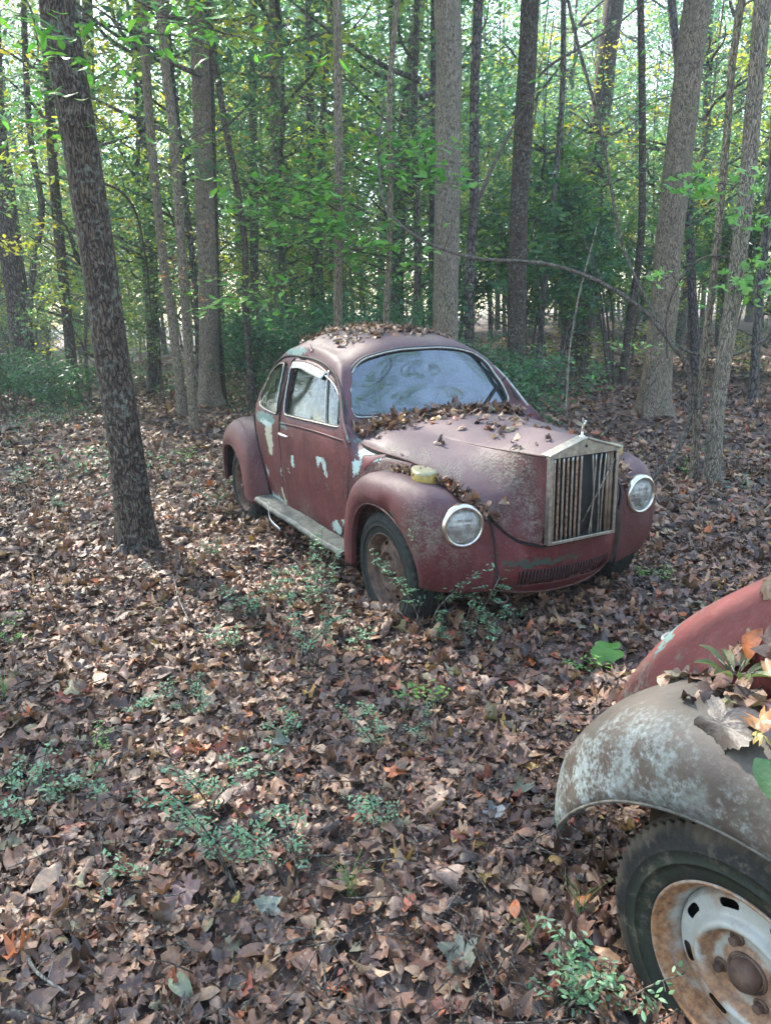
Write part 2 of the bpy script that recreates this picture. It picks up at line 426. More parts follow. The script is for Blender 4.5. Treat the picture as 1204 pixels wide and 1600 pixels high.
def deadcols(n, rng):
    c = DEAD[rng.choice(len(DEAD), n, p=DW)]; return c*(.5+.8*rng.rand(n,1))
def scatter_dead(P, N, size, rng, kinds=(.45,.28,.27), curl=.65, crumple=.085, low=False):
    n = len(P); kinds = np.array([kinds[0]*.5, kinds[1]*.8, kinds[2]*.7, kinds[0]*.3, kinds[0]*.2+kinds[1]*.2+kinds[2]*.3]); k = rng.choice(5, n, p=kinds/kinds.sum()); out = []
    Ts = (T_OVAL, T_MAPLE, T_OAK, T_OV2, T_BRK) if not low else (T_FINE, T_MAPLE_L, T_BRK, T_FINE, T_BRK)
    for i, T in enumerate(Ts):
        q = k == i
        if q.any(): out.append(batch(T, P[q], N[q], size[q]*(1.0 if i else 1.1), curl, deadcols(q.sum(), rng), rng, crumple))
    return merge(out)
def litter():
    rng = np.random.RandomState(3); bs = []
    for r0, r1, den, s0, s1, low, zz in ((.7,2.6,2000,.012,.034,True,.03),(.7,2.6,1700,.028,.095,False,.03),(2.6,5,900,.014,.045,True,.035),(2.6,5,800,.04,.115,False,.035),(5,9,380,.05,.13,False,.04),(9,16,110,.09,.17,True,.04),(16,34,26,.14,.28,True,.05)):
        half = rad(82 if r0 < 2.5 else 62 if r0 < 4 else 50); n = int(den*half*(r1*r1-r0*r0))
        r = np.sqrt(rng.rand(n)*(r1*r1-r0*r0)+r0*r0); a = (rng.rand(n)*2-1)*half
        x, y = r*np.sin(a), r*np.cos(a)
        # thin patches where bare soil shows
        dens = np.sin(x*1.7+2)*np.sin(y*2.1+1)+.5*np.sin(x*4.3+y*3.1); keep = rng.rand(n) < np.clip(.95+.25*dens, .45, 1)
        x, y = x[keep], y[keep]; n = len(x)
        P = np.stack([x, y, gh(x,y)+rng.rand(n)**1.5*zz+.008], 1)
        N = np.stack([rng.randn(n)*.27, rng.randn(n)*.27, np.ones(n)], 1)
        size = s0+(s1-s0)*rng.rand(n)**1.6
        bs.append(scatter_dead(P, N, size, rng, low=low))
    o = link('leaf_litter', leafmesh('leaf_litter', *merge(bs), litter_mat, True)); tag(o, 'brown and mauve fallen leaves covering the forest floor', 'leaf litter', kind='stuff')
litter()


# ------------------------------------------------------------------ trees
def trunk_mesh(name, pts, r0, r1, m, segs=20, step=.12, flare=1.5, H=None, rough=.05, seed=0, flare_h=.45):
    """tapered trunk along world points (relative to its base)"""
    P = np.array([tuple(p) for p in pts], float); P0 = P[0].copy(); P = P-P0
    P = np.vstack([P[:1]-(P[1]-P[0])/np.linalg.norm(P[1]-P[0])*.25, P])
    C = crm(P, 12); d = np.r_[0, np.cumsum(np.linalg.norm(np.diff(C,axis=0),axis=1))]; L = d[-1]
    s = np.concatenate([np.linspace(0, .8, 14), np.arange(.8+step, L, step*2)]) if L > 1 else np.linspace(0, L, 8)
    s = s[s <= L]; s[-1] = L
    C = np.stack([np.interp(s, d, C[:,i]) for i in range(3)], 1)
    r = r0+(r1-r0)*np.clip(s/L,0,1)
    fl = 1+(flare-1)*np.exp(-np.clip(s-.2,0,9)/flare_h*1.6)
    V, F = tube(C, r*fl, segs, cap=True); V = V.reshape(len(C), segs, 3)
    rg = np.random.RandomState(seed); a = np.arange(segs)/segs*2*np.pi; ph = rg.rand(4)*6.28
    k5 = 3+rg.randint(4)
    lob = .16*np.cos(a*k5+ph[0])[None]*np.exp(-np.clip(s-.2,0,9)/.22)[:,None]*(flare-1)*2
    wob = rough*(np.sin(a[None]*3+s[:,None]*2.3+ph[1])+.7*np.sin(a[None]*5-s[:,None]*5.1+ph[2]))
    V = C[:,None]+(V-C[:,None])*(1+lob+wob)[...,None]
    me = mesh(name, V.reshape(-1,3), F, True, [m]); return me, C, r
def leaf_cloud(centers, spread, per, size, pal, rng, T=None, flat=.6, tmul=(1,1,.7)):
    n = len(centers); P = np.repeat(centers, per, 0)+rng.randn(n*per,3)*spread*np.array(tmul)
    N = np.stack([rng.randn(n*per)*flat, rng.randn(n*per)*flat, np.ones(n*per)], 1)
    pc = pal[rng.randint(len(pal), size=n)]; c = np.repeat(pc, per, 0)*(.75+.5*rng.rand(n*per,1))
    sz = size*(.6+.8*rng.rand(n*per))
    return batch(T or T_Q, P, N, sz, .5, c, rng, .03)
T_Q = (np.array([(-.5,0),(-.05,-.24),(.5,0),(-.05,.24)]), np.array([(0,1,2,3)]))
T_6 = (np.array([(-.5,0),(-.2,-.20),(.15,-.19),(.5,0),(.15,.19),(-.2,.20)]), np.array([(0,1,2,3),(0,3,4,5)]))
GREENS = np.array([(.10,.20,.035),(.14,.26,.04),(.08,.165,.045),(.18,.29,.05),(.06,.14,.045),(.23,.32,.05)])
FARG = np.array([(.11,.205,.105),(.14,.24,.115),(.09,.18,.11),(.17,.25,.10),(.25,.30,.09),(.10,.195,.13)])
DARKG = np.array([(.055,.15,.065),(.075,.18,.07),(.045,.12,.06),(.10,.22,.085),(.07,.17,.095)])
YEL = np.array([(.45,.42,.06),(.50,.38,.05),(.32,.38,.06),(.50,.22,.05)])

# crown variants, shared by the trees
def crown_variant(i, R, H, ncl, per, size, pal, seed):
    rng = np.random.RandomState(seed)
    u = rng.randn(ncl,3); u /= np.linalg.norm(u,axis=1,keepdims=True); q = u*(rng.rand(ncl,1)**.45)
    c = q*np.array([R,R,H])
    lump = np.sin(c[:,0]*1.1+seed)*np.cos(c[:,1]*1.3-seed)*np.sin(c[:,2]*.9); c = c[lump > -.42]
    V, F, C = leaf_cloud(c, R*.095, per, size, pal, rng)
    return leafmesh('crown_%d' % i, V, F, C, far_green)
def limbs_mesh(R, H, n, seed, m):
    rng = np.random.RandomState(seed); b = MB()
    for _ in range(n):
        a = rng.rand()*6.28; z0 = (rng.rand()*1.4-.9)*H; L = R*(.5+.4*rng.rand()); up = .4+.6*rng.rand()
        p = [(0,0,z0), (L*.3*math.cos(a), L*.3*math.sin(a), z0+L*.15*up), (L*.7*math.cos(a+.2), L*.7*math.sin(a+.2), z0+L*.4*up), (L*math.cos(a+.1), L*math.sin(a+.1), z0+L*.7*up)]
        b.tube(crm(np.array(p), 4), np.linspace(.035, .008, 13), 5)
    return mesh('limbs', np.vstack(b.V), b.F, True, [m])
CR = [crown_variant(0, 2.6, 3.4, 150, 26, .13, FARG, 1), crown_variant(1, 2.2, 3.8, 130, 26, .12, FARG, 2), crown_variant(2, 3.0, 2.6, 150, 26, .13, GREENS, 3), crown_variant(3, 1.7, 2.6, 90, 26, .11, np.vstack([FARG, YEL[:3]]), 4)]
LM = [limbs_mesh(2.6, 3.4, 16, 7, bark_far), limbs_mesh(1.7, 2.6, 12, 8, bark_far)]
def crown(parent, loc, i, sc, rz):
    o = link('crown', CR[i], parent); o.location = loc; o.scale = (sc, sc, sc); o.rotation_euler = (0,0,rz)
    l = link('limbs', LM[0 if i != 3 else 1], parent); l.location = loc; l.scale = (sc, sc, sc); l.rotation_euler = (0,0,rz)

def tree(label, px, wb, wt, bark, base=None, D=None, H=14, flare=1.5, segs=20, cr=None, group=None, depth_drift=0.0, seed=0, rough=.05):
    """px: outline of the trunk's middle in the photograph from the ground up (used to measure it); stands at its ground point, distance D if its foot is hidden"""
    if D is None: b = gpt(*px[0]); D = b.y
    else: b = at_y(px[0][0], px[0][1], D)
    pts = []; z0 = float(gh(b.x, D))
    for i, q in enumerate(px):
        p = at_y(q[0], q[1], D+depth_drift*i)
        pts.append(p)
    if pts[0].z > z0+.1:      # foot hidden: carry the lowest stretch down to the ground
        a, c = pts[0], pts[1]; t = (a.z-z0)/(c.z-a.z); pts.insert(0, Vector((a.x-(c.x-a.x)*t*.6, a.y, z0)))
    else: pts[0].z = z0
    a, c = pts[-2], pts[-1]; d = (c-a).normalized(); d.x *= .5; d.normalize()
    while pts[-1].z < H: pts.append(pts[-1]+d*min(2.2, max(.4, H-pts[-1].z)))
    sc = D/CAM_F; r0, r1 = wb*sc/2, wt*sc/2
    tot = pts[-1].z; vis = [p for p in pts]
    me, C, r = trunk_mesh('trunk', pts, r0, max(r1*.7, .012), bark, segs, .10 if D < 9 else .2, flare, seed=seed, rough=rough)
    root = empty('tree', pts[0], 0, label, 'tree', group); link('trunk', me, root)
    if cr is not None:
        i, s_, zc = cr; top = C[np.abs(C[:,2]-zc).argmin()]
        crown(root, top, i, s_, seed*1.3)
    return root, pts
TREES = [
 # label, px, w_base, w_top, bark, kw
 ('leaning dark furrowed trunk left of the car, nearest tree to the camera', [(214,853),(196,700),(165,480),(128,240),(97,60),(84,-40)], 52, 50, bark_dark, dict(segs=64, flare=1.42, cr=(2,1.3,9.5), seed=1, rough=.03)),
 ('straight pale grey trunk rising directly behind the car roof', [(697,530),(696,400),(700,250),(701,100),(697,-30)], 38, 44, bark_grey, dict(D=10.4, segs=48, cr=(0,1.3,10.5), seed=2, H=15)),
 ('thick brown-grey trunk with a flared root foot on the right', [(1019,652),(1034,500),(1053,300),(1072,130),(1092,-20)], 40, 45, bark_pale, dict(segs=48, flare=1.75, seed=3)),
 ('smooth grey trunk at the right edge with a slight bend at its foot', [(1112,752),(1122,620),(1150,420),(1170,250),(1192,-20)], 23, 27, bark_grey, dict(segs=40, flare=1.35, seed=4)),
 ('dark stump-like trunk standing among glossy shrubs behind the grille', [(904,578),(908,480),(925,300),(942,140),(962,-30)], 30, 32, bark_dark, dict(segs=24, cr=(0,1.1,13), seed=5, H=18)),
 ('tall dark brown trunk right of the pale trunk behind the car', [(806,540),(808,400),(818,180),(830,-30)], 28, 28, bark_dark, dict(D=11.5, segs=32, seed=6, H=15)),
 ('slim purple-grey trunk with a knot, just right of the pale trunk', [(733,520),(735,400),(740,300),(741,140),(748,-30)], 15, 15, bark_purple, dict(D=13, seed=7)),
 ('slim brown trunk rising behind the rear of the car roof', [(528,520),(529,330),(528,150),(526,-30)], 14, 12, bark_pale, dict(D=9.5, cr=(3,1.2,9), seed=8)),
 ('thin wavering sapling stem left of the pale trunk', [(602,510),(608,400),(610,300),(609,130),(622,-30)], 9, 7, bark_pale, dict(D=9, seed=9)),
 ('leaning far purple pine trunk left of the pale trunk', [(622,420),(628,250),(640,130),(658,-30)], 20, 18, bark_purple, dict(D=19, seed=10, H=19)),
 ('straight brown trunk with flared foot behind the left group of stems', [(330,642),(326,500),(320,300),(313,120),(310,-30)], 30, 24, bark_pale, dict(flare=1.8, segs=32, cr=(0,1.2,11), seed=11)),
 ('second stem close behind the flared trunk left of the car', [(347,640),(338,500),(334,380),(330,200),(322,-30)], 15, 10, bark_dark, dict(cr=(1,1.0,10), seed=12)),
 ('curving mossy stem, right one of the pair left of the flared trunk', [(304,668),(292,520),(283,380),(272,220),(258,100),(246,-30)], 14, 14, bark_pale, dict(cr=(3,1.3,9), seed=13, flare=1.25)),
 ('bowed mossy stem, left one of the pair left of the flared trunk', [(285,652),(272,520),(252,380),(238,230),(228,100),(226,-30)], 14, 12, bark_pale, dict(cr=(3,1.2,10), seed=14, flare=1.3)),
 ('broad reddish trunk at the far left edge of the view', [(38,582),(26,450),(5,300),(-12,150),(-20,-30)], 34, 30, bark_purple, dict(D=17, cr=(0,1.4,12), seed=15, flare=1.4, H=17)),
 ('thin leaning trunk between the left edge and the dark leaning tree', [(112,565),(102,460),(88,320),(80,200),(66,-30)], 16, 11, bark_dark, dict(D=15, cr=(1,1.3,11), seed=16)),
 ('slender dark trunk just above the rear quarter window', [(398,560),(397,400),(395,200),(396,-30)], 13, 14, bark_far, dict(D=17, cr=(0,1.3,13), seed=17)),
 ('lichen grey trunk left of the car roof in the middle distance', [(436,540),(436,400),(430,200),(427,-30)], 17, 17, bark_grey, dict(D=16, cr=(1,1.5,13), seed=18)),
 ('flaking far trunk between the grey one and the slim brown one', [(493,520),(490,380),(484,160),(482,-30)], 14, 13, bark_far, dict(D=18, cr=(0,1.4,14), seed=19)),
 ('crooked stem forking beside the flaking far trunk', [(505,520),(498,380),(503,200),(515,40),(520,-30)], 10, 9, bark_far, dict(D=17, cr=(3,1.6,13), seed=20)),
 ('dark thin trunk standing left of the rear fender', [(392,610),(384,470),(383,380),(365,260),(352,200)], 10, 9, bark_dark, dict(D=12, cr=(3,1.3,8), seed=21)),
 ('wiry curved sapling beside the smooth grey trunk on the right', [(1082,748),(1094,600),(1117,400),(1134,220),(1144,90),(1162,-30)], 11, 10, bark_pale, dict(seed=22, flare=1.3)),
 ('thin dark sapling between the shrubs and the flared right trunk', [(970,608),(983,500),(1000,380),(1003,200),(1000,-30)], 11, 11, bark_dark, dict(D=14.5, seed=23)),
 ('purple trunk fading behind the top of the flared right trunk', [(1085,560),(1075,330),(1060,120),(1046,-30)], 13, 13, bark_purple, dict(D=16, seed=24)),
 ('thin trunk at the right edge behind the smooth grey one', [(1177,600),(1186,450),(1200,330),(1215,100)], 13, 11, bark_far, dict(D=13, seed=25)),
 ('slender leaning stem behind the dark brown trunk', [(848,470),(862,330),(878,150),(880,-30)], 9, 8, bark_far, dict(D=14, seed=26)),
 ('hidden purple trunk just left of the dark brown trunk', [(674,520),(676,300),(678,100),(678,-30)], 12, 12, bark_purple, dict(D=17, cr=(0,1.3,13), seed=27)),
 ('mid sized dark trunk seen through the pair of mossy stems', [(245,640),(238,480),(232,300),(222,140),(215,-30)], 20, 20, bark_far, dict(D=18, cr=(1,1.4,13), seed=28)),
 ('grey trunk half hidden behind the dark leaning tree', [(160,560),(150,380),(140,180),(136,-30)], 17, 17, bark_far, dict(D=17, cr=(0,1.4,13), seed=29)),
 ('curved pale stem bending beside the left edge trunk', [(42,560),(52,420),(66,330),(50,230),(40,100),(36,-30)], 10, 9, bark_far, dict(D=15.5, cr=(3,1.4,11), seed=30)),
]
for L, px, wb, wt, bk, kw in TREES: tree(L, px, wb, wt, bk, **kw)

# the wood beyond: shared trunks and crowns
def proto_tree(i, H, r, bk, cr):
    rng = np.random.RandomState(40+i); pts = [(0,0,0)]; x = y = 0
    lx, ly = rng.randn(2)*.12
    for z in np.linspace(0, H, 7)[1:]:
        x += lx*.6+rng.randn()*.12; y += ly*.6+rng.randn()*.12; pts.append((x, y, z))
    me, C, rr = trunk_mesh('trunk', pts, r, r*.3, bk, 12, .5, 1.5, seed=i)
    root = empty('tree', (0,0,0), 0, 'x', 'tree'); link('trunk', me, root)
    for ci, s_, zc in cr:
        top = C[np.abs(C[:,2]-zc).argmin()]; crown(root, top, ci, s_, i)
    return root
FARL = 'one of the many alike slender trunks of the hazy wood beyond'
protos = [proto_tree(0, 17, .15, bark_far, [(0,1.35,12),(1,1.0,7)]), proto_tree(1, 15, .10, bark_purple, [(1,1.2,9),(3,1.1,5)]), proto_tree(2, 13, .07, bark_far, [(3,1.5,7),(1,.9,4)]),
          proto_tree(3, 18, .19, bark_far, [(0,1.4,14),(1,1.0,8.5)]), proto_tree(4, 9, .045, bark_pale, [(3,1.2,5.2),(3,.9,3.0)]), proto_tree(5, 8, .035, bark_far, [(3,1.1,4.2),(3,.8,2.4)])]
rng = np.random.RandomState(21); used = set(); placed = []
nfar = 0
for t in range(6000):
    if nfar >= 190: break
    y = 14+44*rng.rand()**1.05; x = (rng.rand()*2-1)*(y*.62+2)
    if any((x-a)**2+(y-b)**2 < (1.3 if y > 22 else 2.0) for a, b in placed): continue
    placed.append((x, y)); nfar += 1
    k = rng.choice(6, p=[.10,.18,.24,.05,.22,.21]) if y > 20 else rng.choice([2,4,5])
    loc = (x, y, float(gh(x,y))-.1); s_ = .85+.3*rng.rand()
    if k not in used:
        used.add(k); o = protos[k]; o.location = loc; o.rotation_euler = (0,0,rng.rand()*6.28); o.scale = (s_,)*3
    else: o = dup(protos[k], loc, rng.rand()*6.28, s_)
    o['label'] = FARL; o['group'] = 'far trees of the wood'
for t in range(3000):
    if nfar >= 255: break
    y = 32+32*rng.rand(); x = (rng.rand()*2-1)*(y*.62+2)
    if any((x-a)**2+(y-b)**2 < 1.5 for a, b in placed): continue
    placed.append((x, y)); nfar += 1; k = rng.choice([0,1,3,1])
    o = dup(protos[k], (x, y, float(gh(x,y))-.1), rng.rand()*6.28, .9+.3*rng.rand()); o['label'] = FARL; o['group'] = 'far trees of the wood'
# unseen trees added round the camera so that their crowns shade the clearing
for i, (x, y, k, s_) in enumerate([(-6.5,6.0,0,1),(-7.5,8.5,3,1),(-9.5,13,0,1),(-11,6,3,1),(9.5,-3,0,1),(-3,-7,3,1),(11,7,1,1)]):
    o = dup(protos[k], (x, y, float(gh(x,y))-.1), i*1.7, s_); o['label'] = 'unseen tree added so that its crown shades the clearing'; o['group'] = 'unseen trees added around the clearing'

rng = np.random.RandomState(88)
for i in range(30):  # outer ring of unseen trees, added so the car glass reflects foliage
    a = rad(50+260*(i+.5)/30)+rng.randn()*.05; r = 15+12*rng.rand(); x, y = r*math.sin(a), r*math.cos(a); k = rng.choice([2,4,5,1])
    o = dup(protos[k], (x, y, float(gh(x,y))-.1), i*1.7, 1.1+.3*rng.rand()); o['label'] = 'unseen tree added so that its crown shades the clearing'; o['group'] = 'unseen trees added around the clearing'

# ------------------------------------------------------------------ the cars (car space: x forward from the front axle, y left, z up)
chrome = simple('old_chrome', (.62,.61,.57), .28, 1.0, .2, 40, .0006)
dull_chrome = simple('dull_chrome', (.36,.35,.32), .42, 1.0, .3, 50, .001)
rubber = simple('weathered_rubber', (.024,.026,.023), .75, 0, .4, 25, .001)
seal_m = simple('window_rubber', (.02,.02,.02), .7, 0, .3, 30)
black_m = simple('dark_cavity', (.012,.011,.01), .9, 0, .3, 10)
under_m = simple('rusty_underside', (.045,.03,.022), .9, 0, .5, 14, .002)
inner_m = simple('dusty_interior', (.06,.055,.05), .85, 0, .4, 8)
vinyl_m = simple('faded_vinyl', (.13,.11,.09), .6, 0, .3, 10, .002)
rim_rust = simple('rusted_rim', (.095,.055,.038), .75, .1, .65, 26, .003)
rubber.node_tree.nodes['Principled BSDF'].inputs['Specular IOR Level'].default_value = .2
ribber_m = simple('mossy_step_rubber', (.10,.105,.09), .7, 0, .5, 18, .002)
alu_m = simple('bent_aluminium', (.42,.45,.46), .4, .7, .2, 30)
amber_m = simple('amber_lens', (.30,.21,.055), .25, 0, .45, 30, .001)
ambertop_m = simple('dusty_amber_top', (.30,.27,.17), .45, .3, .35, 40)
brick_m = simple('brown_slat', (.17,.12,.08), .6, .2, .5, 18, .001)
def glassmat(name, dirt, tint, dcol, rough=.08, rf=.12):
    m, nt, p, o = mat(name); k = NT(nt); v = k.obj()
    n = k.noise(v, 6, 6, .65); n2 = k.noise(v, 85, 6, .75)
    gl = k.n('ShaderNodeBsdfGlossy'); gl.inputs['Roughness'].default_value = rough; gl.inputs[0].default_value = (.88,.94,1,1)  # gloss tinted blue to colour in the sky's reflection
    tr = k.n('ShaderNodeBsdfTransparent'); tr.inputs[0].default_value = cc(tint)
    df = k.n('ShaderNodeBsdfDiffuse'); k.l(k.mix(n, dcol, tuple(x*.6 for x in dcol)), df.inputs[0])
    lw = k.n('ShaderNodeFresnel'); lw.inputs[0].default_value = 1.5
    a = k.n('ShaderNodeMixShader'); k.l(k.m('ADD', k.m('MULTIPLY', lw.outputs[0], 1.3 if rf > .1 else .8), rf, clamp=True), a.inputs[0]); k.l(tr.outputs[0], a.inputs[1]); k.l(gl.outputs[0], a.inputs[2])
    b = k.n('ShaderNodeMixShader'); k.l(k.m('MULTIPLY', k.step(k.m('ADD', k.m('MULTIPLY', n, .5), n2), .55, .95), dirt, clamp=True), b.inputs[0])
    k.l(a.outputs[0], b.inputs[1]); k.l(df.outputs[0], b.inputs[2]); k.l(b.outputs[0], o.inputs[0])
    return m
glass_w = glassmat('dusty_windscreen', .42, (.40,.47,.48), (.11,.15,.18), .035)  # dust film tinted blue, painting in some of the reflected sky
glass_s = glassmat('grimy_side_glass', .45, (.62,.70,.60), (.075,.10,.06), .05, .03)
def lensmat():
    m, nt, p, o = mat('ribbed_lens'); k = NT(nt); v = k.obj()
    w = k.n('ShaderNodeTexWave', wave_type='BANDS', bands_direction='Y'); w.inputs['Scale'].default_value = 50; k.l(v, w.inputs['Vector'])
    w2 = k.n('ShaderNodeTexWave', wave_type='BANDS', bands_direction='Z'); w2.inputs['Scale'].default_value = 12; k.l(v, w2.inputs['Vector'])
    nb_ = k.bump(k.m('ADD', w.outputs[1], w2.outputs[1]), .6, .003)
    g = k.n('ShaderNodeBsdfGlossy'); g.inputs['Roughness'].default_value = .10; k.l(nb_, g.inputs['Normal'])
    t = k.n('ShaderNodeBsdfRefraction'); t.inputs['IOR'].default_value = 1.15; t.inputs['Roughness'].default_value = .08; t.inputs[0].default_value = (.9,.9,.84,1); k.l(nb_, t.inputs['Normal'])
    x = k.n('ShaderNodeMixShader'); x.inputs[0].default_value = .22; k.l(t.outputs[0], x.inputs[1]); k.l(g.outputs[0], x.inputs[2])
    d = k.n('ShaderNodeBsdfDiffuse'); d.inputs[0].default_value = (.50,.52,.48,1); n = k.noise(v, 25, 5)  # pale diffuse share paints the sky's reflection into the lens
    y = k.n('ShaderNodeMixShader'); k.l(k.m('ADD', .25, k.m('MULTIPLY', k.step(n, .4, .75), .5)), y.inputs[0]); k.l(x.outputs[0], y.inputs[1]); k.l(d.outputs[0], y.inputs[2]); k.l(y.outputs[0], o.inputs[0])
    return m
lens_m = lensmat(); refl_m = simple('silvered_reflector', (.85,.85,.80), .35, .85, .1, 20)

CARX, CARY, CARYAW = .6377, 3.8699, -1.0908

BODY = [  # columns front -> tail; rails: centre, y.26, shoulder, drip rail, belt, mid, low, sill
 [(.40,0,.62),(.40,.15,.62),(.40,.30,.64),(.36,.44,.72),(.36,.455,.62),(.35,.45,.5),(.35,.45,.4),(.35,.45,.3)],
 [(.05,0,.82),(.05,.2,.82),(.05,.40,.83),(.05,.535,.865),(.05,.575,.80),(.05,.585,.65),(.05,.58,.45),(.05,.57,.3)],
 [(-.38,0,.92),(-.38,.25,.92),(-.40,.48,.90),(-.44,.615,.885),(-.42,.665,.82),(-.40,.675,.65),(-.40,.66,.45),(-.40,.64,.3)],
 [(-.64,0,.972),(-.64,.27,.972),(-.635,.545,.965),(-.60,.638,1.0),(-.50,.68,.91),(-.5,.69,.68),(-.5,.675,.45),(-.5,.65,.29)],
 [(-.755,0,1.19),(-.765,.28,1.185),(-.765,.53,1.145),(-.76,.588,1.165),(-.66,.684,.95),(-.66,.694,.68),(-.66,.68,.45),(-.66,.65,.285)],
 [(-.855,0,1.405),(-.875,.26,1.392),(-.91,.465,1.33),(-.90,.56,1.255),(-.87,.686,.955),(-.87,.697,.68),(-.87,.68,.45),(-.87,.65,.285)],
 [(-1.08,0,1.468),(-1.09,.26,1.452),(-1.12,.45,1.392),(-1.12,.548,1.315),(-1.12,.688,.96),(-1.12,.70,.68),(-1.12,.68,.45),(-1.12,.65,.285)],
 [(-1.42,0,1.50),(-1.42,.27,1.485),(-1.42,.46,1.42),(-1.42,.54,1.335),(-1.42,.688,.96),(-1.42,.70,.68),(-1.42,.68,.45),(-1.42,.65,.285)],
 [(-1.80,0,1.475),(-1.80,.26,1.455),(-1.80,.44,1.395),(-1.80,.535,1.325),(-1.8,.686,.955),(-1.8,.695,.68),(-1.8,.675,.45),(-1.8,.65,.285)],
 [(-2.12,0,1.37),(-2.12,.25,1.35),(-2.11,.42,1.29),(-2.08,.54,1.22),(-2.12,.667,.95),(-2.1,.68,.68),(-2.08,.66,.45),(-2.05,.64,.3)],
 [(-2.40,0,1.20),(-2.40,.25,1.18),(-2.38,.42,1.12),(-2.34,.53,1.05),(-2.32,.60,.93),(-2.3,.60,.7),(-2.3,.59,.5),(-2.3,.57,.35)],
 [(-2.64,0,1.03),(-2.64,.24,1.01),(-2.62,.38,.96),(-2.58,.47,.90),(-2.55,.51,.82),(-2.52,.53,.65),(-2.5,.52,.5),(-2.5,.5,.38)],
 [(-2.92,0,.79),(-2.92,.2,.78),(-2.90,.32,.74),(-2.87,.40,.69),(-2.85,.43,.62),(-2.83,.44,.55),(-2.8,.44,.46),(-2.8,.42,.36)],
 [(-3.08,0,.56),(-3.07,.2,.55),(-3.04,.32,.53),(-3.0,.39,.50),(-2.98,.42,.46),(-2.95,.42,.43),(-2.92,.42,.39),(-2.9,.41,.35)],
 [(-3.12,0,.36),(-3.11,.2,.36),(-3.07,.31,.36),(-3.02,.38,.355),(-3.0,.40,.35),(-2.97,.41,.345),(-2.94,.41,.34),(-2.92,.4,.335)]]
def body_grid():
    G = np.array(BODY)
    D = patch(G, 14, 10)                     # (cols, rails)
    full = np.concatenate([mirrorY(D)[:, ::-1], D[:, 1:]], 1)   # -y sill ... centre ... +y sill
    return full
def roundpoly(pts, r, n=10):
    """rounded closed polygon; pts [(u,v)] with optional per-corner radius"""
    P = [np.array(p[:2], float) for p in pts]; out = []; m = len(P)
    for i in range(m):
        rr = pts[i][2] if len(pts[i]) > 2 else r
        a, b, c = P[i-1], P[i], P[(i+1) % m]
        da, dc = a-b, c-b; la, lc = np.linalg.norm(da), np.linalg.norm(dc)
        rr = min(rr, la*.49, lc*.49); p0 = b+da/la*rr; p2 = b+dc/lc*rr
        for t in np.linspace(0, 1, n): out.append((1-t)**2*p0+2*t*(1-t)*b+t*t*p2)
    return dense(np.array(out))
def dense(P, d=.008):
    out = []
    for i in range(len(P)):
        a, b = P[i], P[(i+1) % len(P)]; n = max(1, int(np.linalg.norm(b-a)/d))
        for t in range(n): out.append(a+(b-a)*t/n)
    return np.array(out)
def inpoly(Q, P):
    x, y = Q[:,0], Q[:,1]; ins = np.zeros(len(Q), bool); n = len(P)
    for i in range(n):
        x1, y1 = P[i-1]; x2, y2 = P[i]
        if y1 == y2: continue
        c = ((y1 > y) != (y2 > y)) & (x < (x2-x1)*(y-y1)/(y2-y1)+x1); ins ^= c
    return ins
def cut(V, F, lab, poly, axes, cond, newlab):
    """label faces inside poly (in the two axes, where cond(centres)) and snap the border vertices on to its outline"""
    C = V[F].mean(1); ins = inpoly(C[:, axes], poly) & cond(C)
    tgt = ins & (lab == 0)
    lab[tgt] = newlab
    a = np.zeros(len(V), bool); a[F[tgt].ravel()] = True
    b = np.zeros(len(V), bool); b[F[~ins].ravel()] = True
    bd = np.where(a & b)[0]
    if len(bd):
        d = V[bd][:, None, axes]-poly[None]; j = (d**2).sum(-1).argmin(1); V[np.ix_(bd, axes)] = poly[j]
def onto(poly, V, axes, cond, lift=.0):
    """lift a 2-D outline on to the surface"""
    idx = np.where(cond(V))[0]; W = V[idx]; k = [i for i in (0,1,2) if i not in axes][0]; y = np.zeros(len(poly))
    for n_, q in enumerate(poly):
        d = ((W[:, axes]-q)**2).sum(1); j = d.argsort()[:7]; w = 1/(d[j]+2e-5); y[n_] = (W[j, k]*w).sum()/w.sum()
    n = len(y)
    if n > 40:      # closed outlines: median then mean along the line
        ext = np.r_[y[-8:], y, y[:8]]
        med = np.array([np.median(ext[i:i+9]) for i in range(4, n+12-4+0)])[:n+8]
        y = np.array([med[i:i+7].mean() for i in range(1, n+1)])
    out = np.zeros((n, 3)); out[:, axes] = poly; out[:, k] = y+lift*(np.sign(y) if k == 1 else 1)
    return out
def sub(V, F):
    u, inv = np.unique(F.ravel(), return_inverse=True); return V[u], inv.reshape(F.shape)

DOORP = roundpoly([(-1.60,1.322,.03),(-1.553,1.08,.3),(-1.55,.85,.2),(-1.56,.6,.2),(-1.615,.30,.03),(-.70,.30,.08),(-.53,.50,.15),(-.478,.8,.1),(-.485,.875,.04),(-.615,.995,.08),(-.775,1.158,.12),(-.90,1.235,.1),(-1.14,1.305,.15),(-1.42,1.325,.1)], .05)
DWINP = roundpoly([(-1.56,1.275,.05),(-1.50,1.12,.3),(-1.455,.968,.04),(-.62,.982,.035),(-.715,1.11,.06),(-.85,1.20,.10),(-1.05,1.258,.12),(-1.38,1.29,.2)], .05)
QWINP = roundpoly([(-1.70,1.288,.05),(-1.63,1.12,.25),(-1.60,.955,.04),(-1.90,.965,.1),(-2.075,.985,.06),(-2.11,1.08,.12),(-2.03,1.22,.12),(-1.88,1.275,.1)], .05)
WINP = roundpoly([(-.555,1.02,.07),(-.535,1.12,.1),(-.455,1.325,.12),(-.2,1.385,.3),(.2,1.385,.3),(.455,1.325,.12),(.535,1.12,.1),(.555,1.02,.07),(.2,1.003,.3),(-.2,1.003,.3)], .1)
